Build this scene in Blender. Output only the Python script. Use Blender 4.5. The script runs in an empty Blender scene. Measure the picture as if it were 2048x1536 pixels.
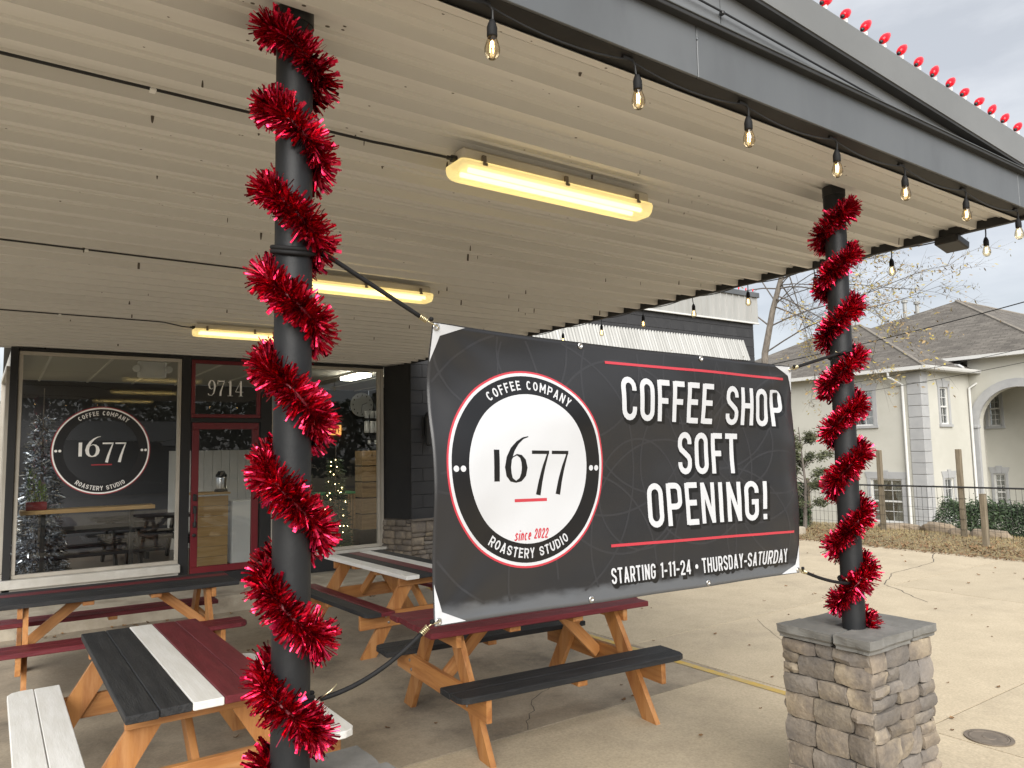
import bpy, bmesh, math, random
import numpy as np
from mathutils import Matrix, Vector, noise
PI = math.pi
rad = math.radians
random.seed(7)
S = bpy.context.scene
COL = S.collection

# ------------------------------------------------------------ camera
cam = bpy.data.objects.new('camera', bpy.data.cameras.new('camera'))
COL.objects.link(cam)
cam.data.sensor_width = 36.0
cam.data.lens = 1473.6 / 2048 * 36
cam.data.clip_start = 0.05
cam.data.clip_end = 2000
yaw, pitch, roll = rad(34.803), rad(5.177), rad(-1.1275)
Fw = Vector((math.sin(yaw) * math.cos(pitch), math.cos(yaw) * math.cos(pitch), math.sin(pitch)))
r0 = Vector((math.cos(yaw), -math.sin(yaw), 0))
u0 = r0.cross(Fw)
rt = r0 * math.cos(roll) + u0 * math.sin(roll)
up = -r0 * math.sin(roll) + u0 * math.cos(roll)
cam.matrix_world = Matrix(((rt.x, up.x, -Fw.x, 0), (rt.y, up.y, -Fw.y, 0), (rt.z, up.z, -Fw.z, 1.90), (0, 0, 0, 1)))
S.camera = cam

# ------------------------------------------------------------ world: overcast sky
SUN_EL, SUN_AZ = rad(33), rad(212)      # azimuth clockwise from +Y
w = bpy.data.worlds.new('World')
S.world = w
w.use_nodes = True
nt = w.node_tree
nt.nodes.clear()
N = nt.nodes.new
out = N('ShaderNodeOutputWorld'); bg = N('ShaderNodeBackground'); sky = N('ShaderNodeTexSky')
sky.sky_type = 'NISHITA'; sky.sun_disc = False
sky.sun_elevation = SUN_EL; sky.sun_rotation = SUN_AZ
tc = N('ShaderNodeTexCoord'); mp = N('ShaderNodeMapping'); mp.inputs['Scale'].default_value = (1, 1, 3.2)
nz = N('ShaderNodeTexNoise'); nz.inputs['Scale'].default_value = 3.4; nz.inputs['Detail'].default_value = 7; nz.inputs['Roughness'].default_value = .55
cr = N('ShaderNodeValToRGB')
cr.color_ramp.elements[0].position = .38; cr.color_ramp.elements[0].color = (.49, .505, .53, 1)
cr.color_ramp.elements[1].position = .66; cr.color_ramp.elements[1].color = (.69, .70, .715, 1)
sep = N('ShaderNodeSeparateXYZ')
mr = N('ShaderNodeMapRange')            # an overcast sky is brightest overhead
mr.inputs['From Min'].default_value = 0; mr.inputs['From Max'].default_value = 1
mr.inputs['To Min'].default_value = 2.75; mr.inputs['To Max'].default_value = 3.0
vm = N('ShaderNodeVectorMath'); vm.operation = 'SCALE'
mix = N('ShaderNodeMix'); mix.data_type = 'RGBA'; mix.inputs[0].default_value = .93
L = nt.links.new
L(tc.outputs['Generated'], mp.inputs[0]); L(mp.outputs[0], nz.inputs['Vector']); L(nz.outputs['Fac'], cr.inputs[0])
L(tc.outputs['Generated'], sep.inputs[0]); L(sep.outputs['Z'], mr.inputs['Value'])
L(cr.outputs[0], vm.inputs[0]); L(mr.outputs[0], vm.inputs['Scale'])
L(sky.outputs[0], mix.inputs[6]); L(vm.outputs[0], mix.inputs[7])
L(mix.outputs[2], bg.inputs['Color']); L(bg.outputs[0], out.inputs[0])
bg.inputs['Strength'].default_value = .10

sun = bpy.data.objects.new('sun', bpy.data.lights.new('sun', 'SUN'))
COL.objects.link(sun)
sun.data.energy = 1.5
sun.data.angle = rad(55)
sun.data.color = (1, .965, .91)
sd = Vector((math.sin(SUN_AZ) * math.cos(SUN_EL), math.cos(SUN_AZ) * math.cos(SUN_EL), math.sin(SUN_EL)))
sun.rotation_euler = sd.to_track_quat('Z', 'Y').to_euler()
sun.location = (0, 0, 30)

S.view_settings.view_transform = 'Standard'
S.view_settings.look = 'None'
S.view_settings.exposure = 2.1
S.view_settings.gamma = 1
S.view_settings.use_curve_mapping = False
S.render.engine = 'CYCLES'
S.cycles.max_bounces = 8
S.cycles.transparent_max_bounces = 24
S.cycles.use_denoising = True


# ------------------------------------------------------------ materials
def mk(name, c1, c2=None, scale=6, lo=.35, hi=.65, rough=.6, metal=0, bump=0, bscale=60, stretch=(1, 1, 1), rnd=0.0,
       detail=6, rmix=None, emit=None, estr=0, spec=.5, c3=None, s3=1.5, lo3=.45, hi3=.7, fine=0, coat=0, bdist=.004):
    m = bpy.data.materials.new(name)
    m.use_nodes = True
    t = m.node_tree
    p = t.nodes['Principled BSDF']
    n = t.nodes.new; l = t.links.new
    p.inputs['Roughness'].default_value = rough
    p.inputs['Metallic'].default_value = metal
    p.inputs['Specular IOR Level'].default_value = spec
    p.inputs['Base Color'].default_value = (*c1, 1)
    if coat: p.inputs['Coat Weight'].default_value = coat
    if emit:
        p.inputs['Emission Color'].default_value = (*emit, 1)
        p.inputs['Emission Strength'].default_value = estr
    if c2 is None and not bump and not rnd:
        return m
    tcn = n('ShaderNodeTexCoord'); oi = n('ShaderNodeObjectInfo')
    mpn = n('ShaderNodeMapping'); mpn.inputs['Scale'].default_value = stretch
    l(tcn.outputs['Object'], mpn.inputs[0])
    w4 = n('ShaderNodeMath'); w4.operation = 'MULTIPLY'; w4.inputs[1].default_value = 37
    l(oi.outputs['Random'], w4.inputs[0])

    def noise4(s, d=detail, r=.6):
        q = n('ShaderNodeTexNoise'); q.noise_dimensions = '4D'
        q.inputs['Scale'].default_value = s; q.inputs['Detail'].default_value = d; q.inputs['Roughness'].default_value = r
        l(mpn.outputs[0], q.inputs['Vector']); l(w4.outputs[0], q.inputs['W'])
        return q.outputs['Fac']

    def ramp(fac, lo, hi):
        q = n('ShaderNodeMapRange'); q.interpolation_type = 'SMOOTHSTEP'
        q.inputs['From Min'].default_value = lo; q.inputs['From Max'].default_value = hi
        l(fac, q.inputs['Value'])
        return q.outputs[0]

    def mixc(f, a, b):
        q = n('ShaderNodeMix'); q.data_type = 'RGBA'
        l(f, q.inputs[0])
        for i, v in ((6, a), (7, b)):
            if isinstance(v, tuple): q.inputs[i].default_value = (*v, 1)
            else: l(v, q.inputs[i])
        return q.outputs[2]
    c = c1
    if c2 is not None:
        c = mixc(ramp(noise4(scale), lo, hi), c1, c2)
    if c3 is not None:
        c = mixc(ramp(noise4(s3, 8, .65), lo3, hi3), c, c3)
    if rmix:
        rr = n('ShaderNodeMath'); rr.operation = 'MULTIPLY'; rr.inputs[1].default_value = 7.31
        l(oi.outputs['Random'], rr.inputs[0])
        fr = n('ShaderNodeMath'); fr.operation = 'FRACT'; l(rr.outputs[0], fr.inputs[0])
        fm_ = n('ShaderNodeMath'); fm_.operation = 'MULTIPLY'; fm_.inputs[1].default_value = .75; l(fr.outputs[0], fm_.inputs[0])
        c = mixc(fm_.outputs[0], c, rmix)
    if rnd or fine:
        q = n('ShaderNodeHueSaturation')
        val = n('ShaderNodeMath'); val.operation = 'MULTIPLY_ADD'
        val.inputs[1].default_value = rnd; val.inputs[2].default_value = 1 - rnd / 2
        l(oi.outputs['Random'], val.inputs[0])
        vo = val.outputs[0]
        if fine:
            f1 = n('ShaderNodeMath'); f1.operation = 'MULTIPLY_ADD'; f1.inputs[1].default_value = fine; f1.inputs[2].default_value = -fine / 2
            l(noise4(bscale * 1.7, 3), f1.inputs[0])
            ad = n('ShaderNodeMath'); ad.operation = 'ADD'; l(vo, ad.inputs[0]); l(f1.outputs[0], ad.inputs[1]); vo = ad.outputs[0]
        l(vo, q.inputs['Value'])
        if isinstance(c, tuple): q.inputs['Color'].default_value = (*c, 1)
        else: l(c, q.inputs['Color'])
        c = q.outputs[0]
    if not isinstance(c, tuple):
        l(c, p.inputs['Base Color'])
    if bump:
        b = n('ShaderNodeBump'); b.inputs['Strength'].default_value = bump; b.inputs['Distance'].default_value = bdist
        l(noise4(bscale, 5), b.inputs['Height']); l(b.outputs[0], p.inputs['Normal'])
    return m


def mk_glass(name, tint=(.86, .88, .87), refl=.13, rough=0.0, edge=.6):
    m = bpy.data.materials.new(name); m.use_nodes = True
    t = m.node_tree; t.nodes.clear()
    n = t.nodes.new; l = t.links.new
    o = n('ShaderNodeOutputMaterial'); tr = n('ShaderNodeBsdfTransparent'); gl = n('ShaderNodeBsdfGlossy')
    tr.inputs[0].default_value = (*tint, 1); gl.inputs['Roughness'].default_value = rough
    mx = n('ShaderNodeMixShader'); lw = n('ShaderNodeLayerWeight'); lw.inputs['Blend'].default_value = .18
    ma = n('ShaderNodeMath'); ma.operation = 'MULTIPLY_ADD'; ma.inputs[1].default_value = edge; ma.inputs[2].default_value = refl
    l(lw.outputs['Fresnel'], ma.inputs[0]); l(ma.outputs[0], mx.inputs[0])
    l(tr.outputs[0], mx.inputs[1]); l(gl.outputs[0], mx.inputs[2]); l(mx.outputs[0], o.inputs[0])
    return m


def mk_emit(name, c, s):
    return mk(name, c, emit=c, estr=s)


M = {}
M['charcoal'] = mk('charcoal_paint', (.016, .017, .019), (.030, .031, .033), scale=3, stretch=(1, 9, 9), rough=.62, bump=.8, bscale=12, c3=(.075, .074, .075), s3=2.6, lo3=.58, hi3=.80, spec=.35, bdist=.006)
M['red_paint'] = mk('barn_red_paint', (.105, .012, .018), (.150, .020, .028), scale=3, stretch=(1, 8, 8), rough=.5, bump=.7, bscale=12, spec=.4, c3=(.20, .055, .055), s3=2.8, lo3=.62, hi3=.86, bdist=.006)
M['white_paint'] = mk('white_paint', (.80, .80, .78), (.70, .695, .66), scale=2.5, stretch=(1, 8, 8), rough=.55, bump=.4, bscale=14, c3=(.45, .42, .40), s3=2.6, lo3=.66, hi3=.9)
M['stain'] = mk('stained_timber', (.43, .195, .058), (.30, .118, .034), scale=2.2, stretch=(1, 11, 11), rough=.55, bump=.3, bscale=16, rnd=.35, c3=(.46, .23, .09), s3=1.6, detail=8)
M['stain_leg'] = mk('stained_leg_timber', (.43, .195, .058), (.30, .118, .034), scale=2.2, stretch=(11, 8, 1.1), rough=.55, bump=.3, bscale=16, rnd=.35, c3=(.46, .23, .09), s3=1.6, detail=8)
M['bolt'] = mk('zinc', (.5, .5, .5), rough=.35, metal=1)
M['post'] = mk('black_post_paint', (.010, .011, .0125), (.015, .016, .0175), scale=5, spec=.3, rough=.5, bump=.25, bscale=50)
M['foil'] = mk('red_foil', (.36, .004, .022), (.68, .040, .105), scale=45, lo=.42, hi=.60, rough=.25, metal=1.0)
M['foil_core'] = mk('foil_core', (.12, .004, .01), rough=.5)
M['soffit'] = None
M['fascia'] = mk('grey_fascia_metal', (.088, .095, .101), (.108, .115, .121), scale=1.2, rough=.45, metal=.1, stretch=(1, 1, .35), c3=(.08, .085, .09), s3=2.5, bump=.1, bscale=6, bdist=.01)
M['fascia_mid'] = mk('grey_gable_metal', (.145, .153, .16), (.185, .192, .198), scale=1.0, rough=.4, metal=.2, bump=.12, bscale=4, bdist=.012)
M['fascia_light'] = mk('grey_rake_metal', (.165, .168, .165), (.195, .198, .194), scale=1.2, rough=.42, metal=.25, bump=.1, bscale=5, bdist=.01)
M['dark_trim'] = mk('dark_trim', (.012, .012, .012), (.02, .02, .02), scale=8, rough=.6)
M['black'] = mk('black_satin', (.012, .012, .013), rough=.45)
M['rubber'] = mk('black_rubber', (.006, .006, .0065), (.010, .010, .0105), scale=40, rough=.7, spec=.25)
M['cable'] = mk('black_cable', (.010, .010, .010), rough=.5)
M['fixture'] = mk('fixture_grey', (.52, .49, .43), (.45, .42, .36), scale=4, rough=.5)
M['tube'] = mk_emit('fluorescent_tube', (1, .80, .36), 1.3)
M['bulb_glass'] = mk_glass('bulb_glass', (.99, .90, .72), .06, edge=.75)
M['filament'] = mk_emit('filament', (1, .66, .28), 5)
M['c9'] = mk('red_bulb', (.50, .003, .012), rough=.22, spec=.35, emit=(.9, .004, .02), estr=.10)
M['white_plastic'] = mk('white_plastic', (.7, .7, .68), rough=.4)
M['pane'] = mk_glass('window_glass', (.86, .88, .88), .055, edge=.42)
M['frame_al'] = mk('almond_frame', (.42, .39, .34), (.36, .33, .28), scale=3, rough=.5)
M['sill'] = mk('painted_sill', (.55, .54, .50), (.42, .40, .36), scale=3, rough=.6, bump=.2)
M['red_door'] = mk('red_door_paint', (.125, .008, .014), (.145, .011, .017), scale=3, rough=.38)
M['blk_wall'] = mk('black_wall_paint', (.008, .008, .009), (.011, .011, .012), scale=4, rough=.6, bump=.15)
M['block'] = mk('charcoal_block_paint', (.023, .0235, .026), (.030, .0305, .033), scale=5, rough=.75, bump=.35, bscale=50, rnd=.12)
M['mortar_dark'] = mk('dark_mortar', (.016, .0165, .018), rough=.85)
M['stone'] = mk('ledge_stone', (.225, .182, .134), (.115, .097, .082), rmix=(.150, .140, .132), scale=6, lo=.36, hi=.64, rough=.92, bump=.9, bscale=34, rnd=.5, c3=(.31, .255, .18), s3=3.5, lo3=.46, hi3=.66, bdist=.010, fine=.55)
M['mortar'] = mk('stone_mortar', (.07, .06, .05), (.10, .085, .07), scale=20, rough=.95)
M['cap'] = mk('cap_stone', (.120, .117, .108), (.165, .161, .150), scale=9, rough=.85, bump=.5, bscale=40, rnd=.22, fine=.1)
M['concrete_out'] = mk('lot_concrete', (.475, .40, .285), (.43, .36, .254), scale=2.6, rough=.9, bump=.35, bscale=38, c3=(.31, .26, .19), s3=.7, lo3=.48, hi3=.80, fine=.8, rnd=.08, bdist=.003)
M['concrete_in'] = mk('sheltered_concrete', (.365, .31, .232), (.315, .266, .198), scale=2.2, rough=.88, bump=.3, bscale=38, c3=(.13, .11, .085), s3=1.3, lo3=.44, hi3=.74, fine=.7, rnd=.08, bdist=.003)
M['concrete_step'] = mk('step_concrete', (.42, .375, .30), (.31, .27, .21), scale=3, rough=.9, bump=.6, bscale=30, c3=(.20, .17, .13), s3=2, fine=.15)
M['joint_dirt'] = mk('joint_dirt', (.085, .07, .05), (.14, .115, .08), scale=6, rough=.95)
M['yellow_line'] = mk('yellow_line_paint', (.52, .35, .075), (.42, .33, .16), scale=9, rough=.8, bump=.2, fine=.2)
M['asphalt'] = mk('asphalt', (.05, .05, .05), (.065, .062, .06), scale=4, rough=.9)
M['ground'] = mk('dry_ground', (.25, .195, .11), (.18, .145, .08), scale=1.5, rough=.95, bump=.5, bscale=18, c3=(.23, .19, .11), s3=5, fine=.3)
M['drygrass'] = mk('dry_grass', (.38, .29, .15), (.27, .215, .10), scale=3, rough=.9)
M['leaf_brown'] = mk('dead_leaf', (.14, .072, .032), (.24, .15, .075), scale=20, rough=.8, rnd=.7)
M['stucco'] = mk('stucco', (.47, .462, .415), (.43, .422, .376), scale=.7, rough=.92, bump=.25, bscale=18, c3=(.375, .362, .312), s3=.5, lo3=.55, hi3=.85)
M['quoin'] = mk('quoin_stucco', (.31, .315, .32), (.345, .348, .35), scale=3, rough=.9, rnd=.08, bump=.2, bscale=30)
M['white_trim'] = mk('white_trim', (.56, .56, .55), (.54, .54, .52), scale=3, rough=.5)
M['shingle'] = None
M['fence_wood'] = mk('weathered_post', (.20, .165, .115), (.13, .105, .07), scale=3, stretch=(12, 12, 1), rough=.9, bump=.4, bscale=12)
M['wire'] = mk('black_wire', (.02, .02, .02), rough=.5)
M['bark'] = mk('bark', (.24, .21, .175), (.15, .13, .11), scale=6, stretch=(4, 4, 1), rough=.95, bump=.5, bscale=20)
M['bark_dark'] = mk('twig_bark', (.105, .09, .078), (.15, .13, .112), scale=6, rough=.95)
M['leaf_yellow'] = mk('yellow_leaf', (.36, .29, .06), (.26, .20, .06), scale=3, rough=.7)
M['leaf_tan'] = mk('tan_leaf', (.32, .22, .09), (.22, .15, .07), scale=3, rough=.7)
M['evergreen'] = mk('cedar_leaf', (.055, .065, .028), (.085, .090, .042), scale=2, rough=.8)
M['boxwood'] = mk('hedge_leaf', (.022, .042, .014), (.040, .066, .022), scale=2.5, rough=.6)
M['rock'] = mk('tan_rock', (.30, .235, .165), (.20, .16, .115), scale=4, rough=.95, bump=.6, bscale=14, rnd=.3)
M['iron'] = mk('cast_iron', (.15, .125, .10), (.20, .165, .13), scale=12, rough=.7, metal=.3, bump=.4, bscale=60)
M['galv'] = mk('galvanised_sheet', (.36, .36, .345), (.30, .30, .285), scale=1.4, stretch=(3, 1, .4), rough=.5, metal=.15)
M['print_white'] = mk('white_print', (.46, .47, .49), rough=.36)
M['print_black'] = mk('black_print', (.005, .005, .006), rough=.34)
M['print_red'] = mk('red_print', (.40, .035, .050), rough=.36)
M['print_grey'] = mk('grey_print', (.0245, .0245, .027), rough=.36)
M['print_shadow'] = mk('shadow_print', (.004, .004, .0045), rough=.36)
M['decal_white'] = mk('white_vinyl', (.90, .89, .87), rough=.45)
M['decal_black'] = mk('black_vinyl', (.008, .009, .012), rough=.4)
M['decal_red'] = mk('red_vinyl', (.33, .03, .04), rough=.45)
M['brass'] = mk('brass_hook', (.62, .55, .36), rough=.3, metal=1)
M['steel'] = mk('steel', (.55, .55, .55), rough=.3, metal=1)
M['pine'] = mk('pine_board', (.50, .33, .15), (.40, .25, .10), scale=2.5, stretch=(1, 9, 9), rough=.5, rnd=.15)
M['int_wall'] = mk('dark_interior_wall', (.035, .035, .038), rough=.8)
M['int_white'] = mk('white_panelling', (.55, .54, .51), rough=.6)
M['int_floor'] = mk('interior_floor', (.16, .13, .10), (.12, .10, .08), scale=3, rough=.4)
M['int_ceil'] = mk('interior_ceiling', (.50, .49, .44), rough=.8)
M['int_rib'] = mk('ceiling_grid', (.7, .69, .63), rough=.6)
M['dark_table'] = mk('dark_table', (.02, .02, .02), rough=.4)
M['silver'] = mk('silver_foil', (.50, .52, .55), rough=.25, metal=1)
M['fir'] = mk('fir_needles', (.03, .055, .028), (.05, .08, .04), scale=4, rough=.7)
M['sprig'] = mk('bright_sprig', (.30, .46, .06), rough=.6)
M['pot_red'] = mk('red_box', (.22, .02, .02), rough=.5)
M['fairy'] = mk_emit('warm_fairy_light', (1, .75, .35), 6)
M['crate'] = mk('crate_wood', (.36, .24, .12), (.28, .18, .085), scale=3, stretch=(1, 8, 8), rough=.6, rnd=.2)
M['exit_red'] = mk('exit_face', (.75, .33, .10), emit=(.9, .4, .1), estr=.35)
M['lens'] = None
M['room_light'] = mk_emit('room_light', (1, .93, .78), 9)
M['curtain'] = mk('cream_curtain', (.75, .72, .63), (.58, .55, .47), scale=3, stretch=(14, 14, 1), rough=.9)
M['house_glass'] = mk('house_glass', (.05, .055, .06), rough=.05, spec=.8)
M['counter_green'] = mk('green_edge', (.05, .30, .12), rough=.4)


def mat_soffit():
    m = mk('soffit_metal', (.62, .61, .585), (.58, .57, .545), scale=.8, rough=.5, stretch=(.5, 3, 1), c3=(.51, .495, .465), s3=.5, lo3=.5, hi3=.85)
    t = m.node_tree; n = t.nodes.new; l = t.links.new
    p = t.nodes['Principled BSDF']; src = p.inputs['Base Color'].links[0].from_socket
    g = n('ShaderNodeNewGeometry')
    def specks(scale, rmax, dens):
        mpn = n('ShaderNodeMapping'); mpn.inputs['Scale'].default_value = (scale * .75, scale, 0.001)
        v = n('ShaderNodeTexVoronoi'); v.inputs['Scale'].default_value = 1; v.inputs['Randomness'].default_value = 1
        l(g.outputs['Position'], mpn.inputs[0]); l(mpn.outputs[0], v.inputs['Vector'])
        sc = n('ShaderNodeSeparateColor'); l(v.outputs['Color'], sc.inputs[0])
        th = n('ShaderNodeMath'); th.operation = 'MULTIPLY'; th.inputs[1].default_value = rmax
        l(sc.outputs['Red'], th.inputs[0])
        lt = n('ShaderNodeMath'); lt.operation = 'LESS_THAN'; l(v.outputs['Distance'], lt.inputs[0]); l(th.outputs[0], lt.inputs[1])
        k = n('ShaderNodeMath'); k.operation = 'GREATER_THAN'; l(sc.outputs['Green'], k.inputs[0]); k.inputs[1].default_value = 1 - dens
        mu = n('ShaderNodeMath'); mu.operation = 'MULTIPLY'; l(lt.outputs[0], mu.inputs[0]); l(k.outputs[0], mu.inputs[1])
        return mu.outputs[0]
    a = specks(22, .14, .62); b = specks(5.5, .050, .22)
    mx = n('ShaderNodeMath'); mx.operation = 'MAXIMUM'; l(a, mx.inputs[0]); l(b, mx.inputs[1])
    q = n('ShaderNodeMix'); q.data_type = 'RGBA'; l(mx.outputs[0], q.inputs[0]); l(src, q.inputs[6]); q.inputs[7].default_value = (.075, .06, .045, 1)
    l(q.outputs[2], p.inputs['Base Color'])
    return m


def mat_shingle():
    m = bpy.data.materials.new('asphalt_shingle'); m.use_nodes = True
    t = m.node_tree; n = t.nodes.new; l = t.links.new; p = t.nodes['Principled BSDF']
    p.inputs['Roughness'].default_value = .95
    uvn = n('ShaderNodeUVMap'); uvn.uv_map = 'UVMap'
    br = n('ShaderNodeTexBrick'); br.offset = .5; br.inputs['Scale'].default_value = 1
    br.inputs['Brick Width'].default_value = .42; br.inputs['Row Height'].default_value = .15
    br.inputs['Mortar Size'].default_value = .010; br.inputs['Bias'].default_value = -.1
    br.inputs['Color1'].default_value = (.105, .094, .082, 1); br.inputs['Color2'].default_value = (.165, .15, .13, 1); br.inputs['Mortar'].default_value = (.085, .075, .065, 1)
    l(uvn.outputs[0], br.inputs['Vector'])
    nz = n('ShaderNodeTexNoise'); nz.inputs['Scale'].default_value = 1.1; nz.inputs['Detail'].default_value = 8
    l(uvn.outputs[0], nz.inputs['Vector'])
    hs = n('ShaderNodeHueSaturation'); l(br.outputs['Color'], hs.inputs['Color'])
    ma = n('ShaderNodeMath'); ma.operation = 'MULTIPLY_ADD'; ma.inputs[1].default_value = .9; ma.inputs[2].default_value = .52
    l(nz.outputs['Fac'], ma.inputs[0]); l(ma.outputs[0], hs.inputs['Value']); l(hs.outputs[0], p.inputs['Base Color'])
    b = n('ShaderNodeBump'); b.inputs['Strength'].default_value = .8; b.inputs['Distance'].default_value = .02
    l(br.outputs['Fac'], b.inputs['Height']); b.invert = True; l(b.outputs[0], p.inputs['Normal'])
    return m


def mat_lens():
    m = bpy.data.materials.new('frosted_lens'); m.use_nodes = True
    t = m.node_tree; t.nodes.clear(); n = t.nodes.new; l = t.links.new
    o = n('ShaderNodeOutputMaterial'); tr = n('ShaderNodeBsdfTransparent'); tr.inputs[0].default_value = (1, .97, .88, 1)
    p = n('ShaderNodeBsdfPrincipled'); p.inputs['Base Color'].default_value = (.62, .58, .46, 1); p.inputs['Roughness'].default_value = .35
    p.inputs['Emission Color'].default_value = (1, .76, .28, 1); p.inputs['Emission Strength'].default_value = .17
    mx = n('ShaderNodeMixShader'); mx.inputs[0].default_value = .66
    l(tr.outputs[0], mx.inputs[1]); l(p.outputs[0], mx.inputs[2]); l(mx.outputs[0], o.inputs[0])
    return m


def mat_banner():
    m = mk('banner_vinyl', (.0165, .0165, .018), rough=.36, bump=.0, spec=.5)
    t = m.node_tree; n = t.nodes.new; l = t.links.new; p = t.nodes['Principled BSDF']
    uvn = n('ShaderNodeUVMap'); uvn.uv_map = 'UVMap'
    sp = n('ShaderNodeSeparateXYZ'); l(uvn.outputs[0], sp.inputs[0])
    nz = n('ShaderNodeTexNoise'); nz.inputs['Scale'].default_value = 14; nz.inputs['Detail'].default_value = 4
    l(uvn.outputs[0], nz.inputs['Vector'])
    # welded hem: a paler scuffed strip along the lower edge
    ad = n('ShaderNodeMath'); ad.operation = 'MULTIPLY_ADD'; ad.inputs[1].default_value = -.085; l(nz.outputs['Fac'], ad.inputs[0]); l(sp.outputs['Y'], ad.inputs[2])
    r = n('ShaderNodeMapRange'); r.interpolation_type = 'SMOOTHSTEP'
    r.inputs['From Min'].default_value = .030; r.inputs['From Max'].default_value = -.012
    l(ad.outputs[0], r.inputs['Value'])
    q = n('ShaderNodeMix'); q.data_type = 'RGBA'; l(r.outputs[0], q.inputs[0])
    q.inputs[6].default_value = (.0165, .0165, .018, 1); q.inputs[7].default_value = (.085, .090, .098, 1)
    l(q.outputs[2], p.inputs['Base Color'])
    n2 = n('ShaderNodeTexNoise'); n2.inputs['Scale'].default_value = 3.2; n2.inputs['Detail'].default_value = 5
    l(uvn.outputs[0], n2.inputs['Vector'])
    r2 = n('ShaderNodeMapRange'); r2.inputs['From Min'].default_value = .3; r2.inputs['From Max'].default_value = .7
    r2.inputs['To Min'].default_value = .27; r2.inputs['To Max'].default_value = .46
    l(n2.outputs['Fac'], r2.inputs['Value']); l(r2.outputs[0], p.inputs['Roughness'])
    return m


M['soffit'] = mat_soffit(); M['shingle'] = mat_shingle(); M['lens'] = mat_lens(); M['banner'] = mat_banner()


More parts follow.
